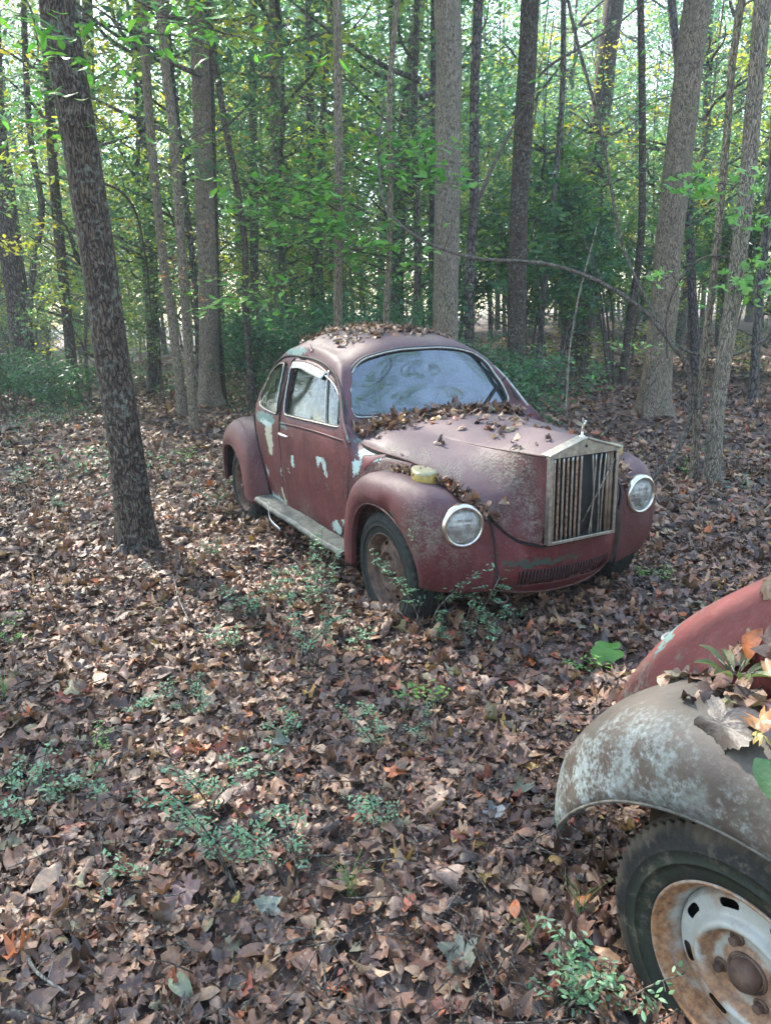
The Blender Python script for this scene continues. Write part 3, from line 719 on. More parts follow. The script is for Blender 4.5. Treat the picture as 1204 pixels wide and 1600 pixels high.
RWINP = roundpoly([(-.42,1.13,.09),(-.40,1.28,.09),(0,1.33,.4),(.40,1.28,.09),(.42,1.13,.09),(0,1.11,.4)], .08)

FF = [  # front fender columns rear-bottom -> front-bottom; rails lip flange, lip, face, outer crown, top, seam
 [(-.31,.745,.27),(-.315,.772,.27),(-.36,.778,.27),(-.415,.765,.27),(-.44,.72,.27),(-.45,.65,.27)],
 [(-.30,.745,.44),(-.305,.772,.44),(-.345,.782,.45),(-.405,.768,.46),(-.435,.71,.47),(-.44,.66,.48)],
 [(-.235,.745,.575),(-.24,.772,.58),(-.27,.784,.615),(-.335,.765,.655),(-.37,.71,.69),(-.37,.655,.70)],
 [(-.13,.745,.65),(-.13,.772,.655),(-.15,.785,.70),(-.19,.762,.755),(-.22,.70,.79),(-.23,.635,.785)],
 [(0,.745,.67),(0,.772,.675),(0,.785,.715),(0,.757,.785),(-.01,.68,.825),(-.03,.59,.815)],
 [(.13,.74,.648),(.13,.768,.655),(.15,.78,.70),(.17,.75,.78),(.18,.67,.825),(.15,.54,.81)],
 [(.24,.73,.59),(.24,.76,.60),(.28,.768,.64),(.33,.735,.735),(.35,.64,.79),(.31,.48,.765)],
 [(.31,.72,.515),(.31,.75,.52),(.355,.755,.55),(.41,.70,.635),(.43,.59,.69),(.44,.43,.69)],
 [(.34,.71,.455),(.34,.74,.455),(.38,.74,.465),(.435,.67,.505),(.458,.55,.53),(.465,.39,.56)],
 [(.345,.70,.385),(.345,.73,.385),(.38,.72,.385),(.425,.65,.39),(.455,.53,.40),(.475,.385,.40)],
 [(.33,.69,.335),(.33,.72,.34),(.365,.70,.335),(.41,.62,.32),(.44,.50,.305),(.465,.385,.295)]]
RF = [
 [(-2.22,.745,.25),(-2.22,.77,.25),(-2.14,.785,.25),(-2.03,.775,.25),(-1.98,.73,.255),(-1.95,.655,.26)],
 [(-2.245,.745,.36),(-2.245,.775,.36),(-2.17,.79,.38),(-2.07,.78,.41),(-2.02,.73,.43),(-1.99,.67,.44)],
 [(-2.28,.745,.475),(-2.28,.775,.48),(-2.22,.79,.52),(-2.13,.775,.58),(-2.08,.73,.62),(-2.06,.685,.63)],
 [(-2.37,.745,.565),(-2.37,.775,.57),(-2.34,.785,.63),(-2.26,.765,.72),(-2.21,.71,.77),(-2.17,.67,.79)],
 [(-2.50,.745,.615),(-2.50,.772,.62),(-2.50,.78,.68),(-2.47,.755,.77),(-2.43,.69,.83),(-2.38,.61,.85)],
 [(-2.64,.745,.61),(-2.64,.77,.615),(-2.66,.775,.67),(-2.66,.74,.76),(-2.64,.66,.81),(-2.60,.53,.81)],
 [(-2.745,.74,.57),(-2.745,.765,.575),(-2.79,.765,.61),(-2.83,.72,.68),(-2.83,.62,.72),(-2.80,.45,.70)],
 [(-2.80,.735,.49),(-2.80,.76,.49),(-2.86,.755,.51),(-2.93,.69,.55),(-2.94,.59,.58),(-2.92,.42,.57)],
 [(-2.825,.73,.36),(-2.825,.755,.36),(-2.88,.745,.37),(-2.97,.67,.39),(-2.99,.57,.41),(-2.97,.41,.42)],
 [(-2.82,.725,.28),(-2.82,.75,.28),(-2.87,.735,.28),(-2.95,.66,.29),(-2.98,.56,.30),(-2.96,.41,.31)]]
# tail of the near car's rear fender: the lip sweeps up from a low pointed tip
RF2 = [
 [(-2.04,.745,.25),(-2.04,.77,.25),(-2.02,.785,.25),(-1.98,.775,.25),(-1.96,.73,.255),(-1.95,.655,.26)],
 [(-2.05,.745,.39),(-2.05,.775,.395),(-2.04,.79,.40),(-2.01,.78,.42),(-1.99,.73,.44),(-1.98,.67,.45)],
 [(-2.09,.745,.55),(-2.09,.775,.555),(-2.085,.79,.58),(-2.07,.775,.60),(-2.05,.73,.64),(-2.04,.685,.65)],
 [(-2.22,.745,.64),(-2.22,.775,.645),(-2.215,.787,.675),(-2.20,.765,.73),(-2.18,.71,.78),(-2.16,.67,.80)],
 [(-2.40,.745,.655),(-2.40,.774,.66),(-2.40,.782,.695),(-2.40,.758,.77),(-2.39,.69,.83),(-2.37,.61,.85)],
 [(-2.56,.745,.625),(-2.56,.772,.63),(-2.57,.777,.675),(-2.59,.745,.76),(-2.60,.66,.81),(-2.58,.53,.82)],
 [(-2.69,.745,.565),(-2.69,.77,.57),(-2.715,.765,.61),(-2.76,.72,.69),(-2.77,.62,.74),(-2.74,.47,.76)],
 [(-2.80,.73,.47),(-2.80,.755,.475),(-2.83,.745,.51),(-2.88,.69,.58),(-2.89,.59,.62),(-2.86,.43,.65)],
 [(-2.875,.71,.37),(-2.875,.735,.375),(-2.905,.72,.40),(-2.945,.66,.46),(-2.955,.57,.49),(-2.94,.41,.50)],
 [(-2.905,.68,.31),(-2.905,.70,.315),(-2.925,.68,.33),(-2.955,.62,.355),(-2.965,.54,.38),(-2.96,.41,.39)]]
HOOD = [
 [(-.63,0,.995),(-.625,.18,.993),(-.61,.33,.985),(-.605,.37,.98),(-.585,.47,.962),(-.56,.565,.935),(-.535,.605,.905)],
 [(-.33,0,1.018),(-.33,.18,1.008),(-.33,.32,.985),(-.33,.36,.98),(-.32,.48,.957),(-.31,.57,.922),(-.30,.605,.890)],
 [(0,0,1.022),(0,.16,1.0),(0,.285,.962),(0,.31,.952),(0,.43,.93),(0,.52,.900),(0,.560,.872)],
 [(.22,0,1.025),(.22,.13,.99),(.22,.245,.952),(.22,.262,.938),(.22,.36,.885),(.22,.455,.84),(.21,.505,.815)],
 [(.40,0,1.027),(.40,.12,.988),(.40,.225,.952),(.41,.236,.935),(.42,.29,.82),(.42,.37,.745),(.42,.425,.70)],
 [(.53,0,1.028),(.53,.11,.984),(.53,.209,.952),(.53,.216,.935),(.53,.228,.79),(.525,.26,.66),(.51,.31,.57)],
 [(.605,0,1.028),(.605,.105,.984),(.605,.203,.955),(.605,.207,.94),(.605,.207,.80),(.60,.207,.65),(.59,.207,.535)]]
NOSE = [  # rows top -> bottom, across centre -> side
 [(.585,0,.54),(.58,.10,.54),(.565,.20,.545),(.51,.30,.575),(.45,.38,.66),(.41,.43,.73)],
 [(.575,0,.46),(.572,.10,.46),(.558,.20,.462),(.525,.30,.475),(.48,.37,.52),(.44,.43,.58)],
 [(.565,0,.39),(.562,.10,.39),(.548,.20,.392),(.52,.30,.40),(.475,.38,.42),(.43,.44,.45)],
 [(.545,0,.31),(.542,.10,.312),(.528,.20,.318),(.50,.30,.33),(.455,.38,.35),(.42,.44,.36)],
 [(.49,0,.245),(.487,.10,.248),(.475,.20,.258),(.45,.29,.275),(.42,.36,.295),(.39,.42,.31)]]

def solid(o, t, inner=None, off=-1):
    md = o.modifiers.new('thickness', 'SOLIDIFY'); md.thickness = t; md.offset = off; md.use_even_offset = False
    if inner is not None:
        o.data.materials.append(inner); md.material_offset = len(o.data.materials)-1; md.material_offset_rim = 0
    return o
def panel(name, G, nu, nv, m, side, parent, t=.003, inner=None, dent=None):
    D = patch(np.array(G if name != 'front_fender' else G[::-1]), nu, nv)
    if dent is not None: D = dent(D)
    a, b = D.shape[:2]
    if side < 0: D = mirrorY(D)
    return solid(link(name, mesh(name, D.reshape(-1,3), gridF(a, b, 0, side > 0), True, [m]), parent), t, inner, -1)

def wheel(parent, loc, side, rim_m, R=.32, close=False, cap_m=None, steer=0, plate_m=None):
    """side -1 = outer face towards -y"""
    seg = 96 if close else 64
    w = .078
    # tyre: rounded section with grooves in the tread and a rim bead
    prof = [(.192,-.060),(.197,-.070),(.205,-.0745),(.222,-.0785),(.238,-.0815),(.236,-.0835),(.2375,-.0855),(.2395,-.0845),(.241,-.082),(.262,-.083),(.2635,-.0845),(.2655,-.0845),(.267,-.0825),(.285,-.079),(.300,-.071),(.309,-.062)]
    tr = []
    for i, y in enumerate(np.linspace(-.056, .056, 23)):
        g = .0065 if i % 4 == 2 else 0.0
        tr.append((R-.0035*(abs(y)/.056)**2-g, y))
    prof = prof+tr+[(r, -h) for r, h in prof[::-1]]
    sg = seg*3; V, F = lathe([(r, h) for r, h in prof], sg)
    V = V.reshape(len(prof), sg, 3)
    for i in range(13, len(prof)-13):      # tread blocks on the shoulders
        if 14 <= i <= 19 or len(prof)-20 <= i < len(prof)-14:
            V[i, (np.arange(sg)//2) % 2 == 0] *= np.array([.975,1,.975])
    V = V.reshape(-1,3)
    T = empty('wheel', loc); T.parent = parent; T.rotation_euler = (0, 0, steer+(0 if side < 0 else math.pi))
    mb = MB().add(V, F); mb.build('tyre', rubber, T)
    # rim: barrel with stepped lip
    prof = [(.196,-.066),(.201,-.0745),(.199,-.078),(.194,-.077),(.190,-.068),(.186,-.060),(.180,-.056),(.176,-.045),(.170,-.025),(.165,-.015),(.165,.03),(.19,.065)]
    V, F = lathe(prof, seg); b = MB().add(V, F); b.build('rim', rim_m, T)
    # disc: polar grid with slots cut out, raised ring, dished centre
    rs = np.r_[np.linspace(.018,.127,40), np.linspace(.129,.154,18), .157,.160,.163,.166]
    hs = np.interp(rs, [.018,.042,.047,.052,.060,.072,.080,.086,.092,.098,.104,.109,.114,.119,.126,.154,.160,.166], [-.034,-.034,-.033,-.029,-.027,-.027,-.029,-.038,-.050,-.056,-.057,-.053,-.044,-.038,-.036,-.032,-.024,-.012])
    sgd = 480 if close else 200; a = np.arange(sgd)/sgd*2*np.pi; V = np.stack([rs[:,None]*np.cos(a), np.broadcast_to(hs[:,None], (len(rs), sgd)), rs[:,None]*np.sin(a)], -1)
    F = []; ns = 8
    for i in range(len(rs)-1):
        for k_ in range(sgd):
            am = (k_+.5)/sgd*ns % 1; rm = (rs[i]+rs[i+1])/2
            da = abs(am-.5)*2*np.pi/ns*rm; h = .013
            u_ = (rm-.1415)/.0095; v_ = max(0, da-.013)/.0095
            inside = u_*u_+v_*v_ < 1
            if not inside: F.append((i*sgd+k_, i*sgd+(k_+1) % sgd, (i+1)*sgd+(k_+1) % sgd, (i+1)*sgd+k_))
    d = solid(MB().add(V.reshape(-1,3), F).build('wheel_disc', plate_m or rim_m, T), .003, None, 1)
    MB().add(*lathe([(.0,.012),(.12,.012),(.163,.0)], seg)).build('brake_drum', black_m, T)
    cm = cap_m or rim_rust
    c = MB()
    if close:
        V, F = lathe([(.040,-.028),(.043,-.034),(.041,-.040),(.036,-.038)], 48); c.add(V, F)
        V, F = lathe([(.032,-.034),(.032,-.048),(.0305,-.056),(.026,-.062),(.018,-.066),(.008,-.068),(.0,-.068)], 48); c.add(V, F)
    else:
        V, F = lathe([(.040,-.03),(.036,-.055),(.024,-.060),(.022,-.085),(.016,-.092),(0,-.093)], 32); c.add(V, F)
    c.build('hub_cap', cm, T)
    for k_ in range(4):
        an = .5+k_*math.pi/2; x, z = .066*math.cos(an), .066*math.sin(an)
        b = MB(); V, F = lathe([(.016,-.026),(.015,-.031),(.011,-.033)], 24); b.add(V+np.array([x,0,z]), F)
        V, F = lathe([(.0105,-.030),(.0105,-.045),(.0085,-.048),(0,-.049)], 6); b.add(V+np.array([x,0,z]), F)
        b.build('wheel_bolt', rim_rust, T, smooth=False)
    return T

def headlight(parent, loc, yaw, paint_m, tilt=0.0):
    T = empty('headlight', loc); T.parent = parent; T.rotation_euler = (0, tilt, yaw)
    V, F = lathe([(.085,-.09),(.098,-.05),(.1,-.015)], 48, 'y')
    rot = lambda V: np.stack([V[:,1], V[:,0], V[:,2]], 1)
    MB().add(rot(V), F).build('bucket', paint_m, T)
    V, F = lathe([(.098,-.02),(.104,-.016),(.1055,.0),(.1035,.012),(.097,.020),(.089,.023),(.083,.017),(.0815,.008),(.079,.004)], 64)
    MB().add(rot(V), F).build('chrome_ring', chrome, T)
    V, F = lathe([(.0815,.006),(.08,.0105),(.06,.021),(.035,.028),(.0,.031)], 48)
    MB().add(rot(V), F).build('lens', lens_m, T)
    V, F = lathe([(.080,.006),(.07,-.02),(.045,-.05),(.015,-.062),(0,-.062)], 48)
    MB().add(rot(V), F).build('reflector', refl_m, T)
    return T

BG = body_grid(); BV = BG.reshape(-1,3).copy(); nb = BG.shape[1]; BF = gridF(BG.shape[0], nb, 0, False)
lab = np.zeros(len(BF), int)
ylim = lambda C: np.interp(C[:,2], [.92,.97,1.02,1.15,1.25,1.35], [.655,.645,.62,.562,.515,.49])
right = lambda C: C[:,1] < -ylim(C)
left = lambda C: C[:,1] > ylim(C)
ax_s, ax_f = [0,2], [1,2]
for s_, cnd, base in ((-1, right, 0), (1, left, 10)):
    cut(BV, BF, lab, DWINP, ax_s, lambda C: cnd(C), 2+base)
    l2 = lab.copy(); l2[l2 == 2+base] = -1
    cut(BV, BF, lab, DOORP, ax_s, lambda C: cnd(C), 1+base)
    cut(BV, BF, lab, QWINP, ax_s, lambda C: cnd(C), 3+base)
cut(BV, BF, lab, WINP, ax_f, lambda C: (C[:,0] > -1.0) & (C[:,0] < -.655) & (C[:,2] > .97), 4)
cut(BV, BF, lab, RWINP, ax_f, lambda C: (C[:,0] < -2.0) & (C[:,2] > 1.09), 5)

edge_m = simple('rusty_panel_edge', (.085,.035,.028), .75, 0, .7, 30, .002)
grime_m = simple('grimy_fender_edge', (.10,.09,.075), .8, 0, .6, 30, .002)
handle_m = simple('worn_handle', (.26,.25,.235), .5, .5, .3, 40)
def build_car(root, body_m, fender_m, hood_m, grille=True, rf=RF, near=False, rf_m=None):
    P = root
    g = {i: sub(BV, BF[lab == i]) for i in (0,1,2,3,4,5,11,12,13)}
    b = solid(link('body', mesh('body', *g[0], True, [body_m]), P), .014, inner_m)
    for s_, base, cnd in ((-1, 0, right), (1, 10, left)):
        d = solid(link('door', mesh('door', *g[1+base], True, [body_m]), P), .014, inner_m)
        w = link('window', mesh('window', g[2+base][0]-np.array([0,.006*s_,0]), g[2+base][1], True, [glass_s]), d)
        q = link('side_window', mesh('side_window', g[3+base][0]-np.array([0,.006*s_,0]), g[3+base][1], True, [glass_s]), P)
        ol = onto(DOORP, BV, ax_s, cnd, -.0012); MB().tube(ol, .0042, 6, closed=True).build('door_gap', black_m, d)
        ol = onto(DWINP, BV, ax_s, cnd, .0); MB().tube(ol, .009, 8, closed=True).build('window_seal', seal_m, d)
        MB().tube(onto(DWINP, BV, ax_s, cnd, .0075), .0045, 6, closed=True).build('window_trim', dull_chrome, d)
        ol = onto(QWINP, BV, ax_s, cnd, .0); MB().tube(ol, .009, 8, closed=True).build('side_window_seal', seal_m, q)
        MB().tube(onto(QWINP, BV, ax_s, cnd, .0075), .0045, 6, closed=True).build('side_window_trim', dull_chrome, q)
        vb = np.array([(-.985,1.272),(-.95,1.2),(-.87,1.08),(-.80,.972)])
        MB().tube(onto(dense(crm(vb, 6))[:60] if 0 else crm(vb, 6), BV, ax_s, cnd, .003), .006, 6).build('vent_divider', dull_chrome, d)
        # rain guard over the door window
        t1 = crm(np.array([(-1.585,1.30),(-1.38,1.305),(-1.18,1.29),(-1.0,1.262)]), 6); t2 = crm(np.array([(-1.555,1.262),(-1.38,1.268),(-1.2,1.246),(-1.0,1.225)]), 6)
        A = onto(t1, BV, ax_s, cnd, .012); B = onto(t2, BV, ax_s, cnd, .028); V = np.stack([A,B],1).reshape(-1,3)
        solid(link('rain_guard', mesh('rain_guard', V, gridF(len(A), 2), True, [alu_m]), d), .002)
        # belt line crease strip
        bl = crm(np.array([(-1.545,.905),(-1.2,.918),(-.85,.922),(-.48,.915)]), 8)
        MB().tube(onto(bl, BV, ax_s, cnd, .0), .005, 6).build('belt_moulding', body_m, d)
        bl = crm(np.array([(-1.545,.896),(-1.2,.909),(-.85,.913),(-.48,.906)]), 8)
        MB().tube(onto(bl, BV, ax_s, cnd, -.001), .003, 6).build('belt_groove', black_m, d)
        # handle
        hy = .688*s_
        h = MB(); h.tube(crm(np.array([(-1.52,hy,.838),(-1.515,hy+.030*s_,.838),(-1.47,hy+.036*s_,.838),(-1.40,hy+.033*s_,.834),(-1.375,hy+.020*s_,.832)]), 5), [.007]*5+[.010]*10+[.008]*5+[.006], 10)
        h.box((-1.505,hy+.004*s_,.838), (.05,.01,.034)); h.build('door_handle', chrome, d)
        # drip rail
        rail = BG[28:, 0 if s_ < 0 else -1] if 0 else None
        j = 30+40+(0) if 0 else None
        line = patch(np.array(BODY)[2:11], 8, 1)[:, 3].copy(); line[:,1] = (line[:,1]+.004)*s_
        MB().tube(line[8:], .0075, 8).build('drip_rail', seal_m if s_ < 0 else dull_chrome, P)
        # running board
        prof = np.array([(.60,.30),(.60,.335),(.64,.345),(.74,.343),(.775,.335),(.785,.318),(.775,.300)])
        V = []; F = []; xs = np.linspace(-.44, -1.97, 60)
        for x in xs:
            for (y, z) in prof: V.append((x, y*s_, z-.03+.004*math.sin(x*9)+.002*math.sin(x*31)))
        rb = MB().add(V, gridF(60, 7, 0, s_ < 0)); 
        for yy in np.linspace(.65,.76,9): rb.tube([(x, yy*s_, .3155+.004*math.sin(x*9)+.002*math.sin(x*31)-.004*max(0,(yy-.73)*20)) for x in xs[1:-1]], .0028, 5)
        solid(rb.build('running_board', ribber_m, P), .002)
        # fenders
        def tear(D, s_=s_):
            if s_ < 0 and grille:      # crumpled, torn lip over the front wheel
                x, z = D[...,0], D[...,2]; w = np.exp(-((x-.10)/.07)**2)*np.exp(-((z-.69)/.05)**2)
                D[...,1] -= .020*w; D[...,2] += .012*np.exp(-((x-.17)/.03)**2)*np.exp(-((z-.66)/.035)**2)
            return D
        f = panel('front_fender', FF, 9, 9, fender_m, s_, P, .004, under_m, tear)
        r = panel('rear_fender', rf, 9, 9, rf_m or fender_m, s_, P, .004, under_m)
        sm = patch(np.array(FF), 8, 1)[:, -1].copy(); sm[:,1] *= s_; MB().tube(sm[10:], .006, 6).build('fender_beading', seal_m, f)
        sm = patch(np.array(rf), 8, 1)[:, -1].copy(); sm[:,1] = (sm[:,1]+.004)*s_; MB().tube(sm, .006, 6).build('fender_beading', seal_m, r)
        lp = patch(np.array(FF), 8, 1)[:, 1].copy(); lp[:,1] *= s_
        MB().tube(lp, .005, 6).build('rolled_lip', edge_m, f)
        lp = patch(np.array(rf), 8, 1)[:, 1].copy(); lp[:,1] *= s_
        MB().tube(lp, .0045, 6).build('rolled_lip', edge_m if rf_m is None else grime_m, r)
        # amber turn signal on the crown
        sh = np.array([(-.092,0,0),(-.06,.036,0),(0,.056,0),(.055,.052,0),(.082,0,0),(.055,-.052,0),(0,-.056,0),(-.06,-.036,0)])
        T = empty('turn_signal', (.165, .598*s_, .815)); T.parent = P; T.rotation_euler = (0, rad(4), rad(6)*s_)
        o8 = crm(sh, 5, True); mb = MB(); n8 = len(o8); lev = [(-.012,1.0),(.012,1.02),(.034,.98),(.045,.93)]
        V = np.vstack([o8*q+np.array([0,0,z]) for z, q in lev]); F = []
        for i in range(3):
            for k_ in range(n8): F.append((i*n8+k_, i*n8+(k_+1) % n8, (i+1)*n8+(k_+1) % n8, (i+1)*n8+k_))
        mb.add(V, F).build('amber_lens', amber_m, T)
        V = np.vstack([o8*q+np.array([0,0,z]) for z, q in ((.043,.97),(.050,.95),(.054,.80),(.056,.4),(.0565,.01))]); F = []
        for i in range(4):
            for k_ in range(n8): F.append((i*n8+k_, i*n8+(k_+1) % n8, (i+1)*n8+(k_+1) % n8, (i+1)*n8+k_))
        MB().add(V, F).build('chrome_top', ambertop_m, T)
        headlight(P, (.448,.556*s_,.645), rad(12)*s_ if s_ < 0 else rad(2), fender_m)
    # glass
    wsn = link('windscreen', mesh('windscreen', g[4][0]-np.array([.006,0,0]), g[4][1], True, [glass_w]), P)
    cf = lambda C: (C[:,0] > -1.0) & (C[:,0] < -.655) & (C[:,2] > .96)
    MB().tube(onto(WINP, BV, ax_f, cf, .0), .015, 8, closed=True).build('windscreen_seal', seal_m, wsn)
    MB().tube(onto(WINP, BV, ax_f, cf, .013), .006, 8, closed=True).build('windscreen_trim', dull_chrome, wsn)
    rw = link('rear_window', mesh('rear_window', *g[5], True, [glass_s]), P)
    cr = lambda C: (C[:,0] < -2.0) & (C[:,2] > 1.08)
    MB().tube(onto(RWINP, BV, ax_f, cr, .0), .012, 8, closed=True).build('rear_window_seal', seal_m, rw)
    # hood
    D = patch(np.array(HOOD), 12, 8); D = np.concatenate([mirrorY(D)[:, ::-1], D[:, 1:]], 1)
    nz = np.array([[noise.noise(Vector(tuple(q*4)))*.004 for q in row] for row in D]); D[...,2] += nz*np.clip((.5-D[...,0])*3,0,1)
    hd = solid(link('hood', mesh('hood', D.reshape(-1,3), gridF(D.shape[0], D.shape[1], 0, True), True, [hood_m]), P), .004, under_m)
    e = [D[i,0] for i in range(D.shape[0])]; e2 = [D[i,-1] for i in range(D.shape[0]-1,-1,-1)]
    bot = [(.592, y, .532) for y in np.linspace(-.19,.19,8)]
    MB().tube(e+bot+e2, .0055, 6).build('hood_edge', edge_m, hd)
    MB().tube([np.array(p)+np.array([-.006,.0,-.012]) for p in e+bot+e2], .007, 6).build('hood_seal', black_m, hd)
    # nose apron with its row of slots
    D = patch(np.array(NOSE), 10, 12); D = np.concatenate([mirrorY(D)[:, ::-1], D[:, 1:]], 1)
    V = D.reshape(-1,3).copy(); F = gridF(D.shape[0], D.shape[1], 0, True); lb = np.zeros(len(F), int)
    slot = roundpoly([(-.285,.325,.01),(-.285,.405,.01),(.285,.405,.01),(.285,.325,.01)], .01)
    slot[:,1] -= .012-.25*slot[:,0]**2*0
    cut(V, F, lb, slot, ax_f, lambda C: C[:,0] > .3, 1)
    ap = solid(link('front_apron', mesh('front_apron', *sub(V, F[lb == 0]), True, [body_m]), P), .004, under_m)
    v2, f2 = sub(V, F[lb == 1]); link('slot_backing', mesh('slot_backing', v2-np.array([.03,0,0]), f2, True, [black_m]), ap)
    rb = MB()
    for y in np.linspace(-.275,.275,31):
        pts = onto(np.array([(y, z) for z in (.309,.335,.36,.396)]), V, ax_f, lambda C: C[:,0] > .3, 0); pts[:,0] -= .001
        Vt, Ft = tube(pts, .0025, 6); rb.add(Vt, Ft)
    rb.build('slot_ribs', body_m, ap)
    lipo = onto(np.array([(y, .248+.30*y*y) for y in np.linspace(-.40,.40,30)]), V, ax_f, lambda C: C[:,0] > .3, 0)
    MB().tube(lipo, .006, 6).build('apron_lip', edge_m, ap)
    # floor, wheel wells, dash, seats, steering wheel
    fl = MB(); fl.box((-1.15,0,.27), (1.7,1.2,.05)); fl.box((-2.55,0,.36), (.75,.72,.20)); fl.box((.0,0,.36), (.66,.66,.20)); fl.box((0,0,.30), (.07,1.2,.06)); fl.box((-2.4,0,.30), (.07,1.2,.07))
    fl.box((-.3,0,.5), (.04,1.14,.5)); fl.build('floor_pan', under_m, P)
    for s_ in (-1,1):
        MB().box((0,.44*s_,.56), (.75,.01,.40)).build('wheel_well', under_m, P); MB().box((-2.42,.48*s_,.52), (.75,.01,.42)).build('wheel_well', under_m, P)
    for y in (-.33,.33):
        T = MB(); T.box((-1.18,y,.50), (.48,.46,.14)); V = patch(np.array([[(-1.46+dx,y+yy,.5+zz) for yy in (-.23,-.1,.1,.23)] for dx, zz in ((.05,0),(.0,.2),(-.08,.42),(-.13,.56),(-.15,.60))]), 4, 4)
        a_, b_ = V.shape[:2]; T.add(V.reshape(-1,3), gridF(a_, b_)); o = T.build('seat', vinyl_m, P); solid(o, .07)
    T = MB(); T.box((-2.0,0,.45), (.45,1.1,.16)); T.box((-2.25,0,.70), (.12,1.1,.5)); T.build('rear_bench', vinyl_m, P)
    T = MB(); T.box((-.74,0,.86), (.10,1.18,.2)); T.build('dashboard', inner_m, P)
    a = np.linspace(0, 2*np.pi, 40, endpoint=False)
    T = MB(); T.tube([(-.98+.06*math.sin(q), .33+.19*math.cos(q), .96+.18*math.sin(q)) for q in a], .010, 8, closed=True)
    T.tube([(-.98,.33,.96),(-.75,.33,.84)], .012); T.tube([(-.98,.14,.96),(-.98,.52,.96)], .008); T.build('steering_wheel', inner_m, P)
    # engine lid seam and number plate lamp region
    ln = [(-2.60,.0),(-2.60,.22)]
    lid = np.array([(y, z) for y, z in [(.0,1.03),(.22,1.0),(.33,.90),(.34,.75),(.31,.58),(.27,.44),(.15,.39),(0,.38)]])
    lid = crm(lid, 6); lid = np.concatenate([lid, (lid*np.array([-1,1]))[::-1][1:-1]])
    ol = onto(lid, BV, ax_f, lambda C: (C[:,0] < -2.5), 0)
    MB().tube(ol-np.array([.001,0,0]), .0035, 6, closed=True).build('engine_lid_gap', black_m, P)
    T = MB(); T.tube(crm(np.array([(-3.03,-.045,.60),(-3.10,-.045,.60),(-3.12,0,.60),(-3.10,.045,.60),(-3.03,.045,.60)]),5), .007, 8); T.build('lid_handle', handle_m, P)
    if grille:
        build_grille(P)

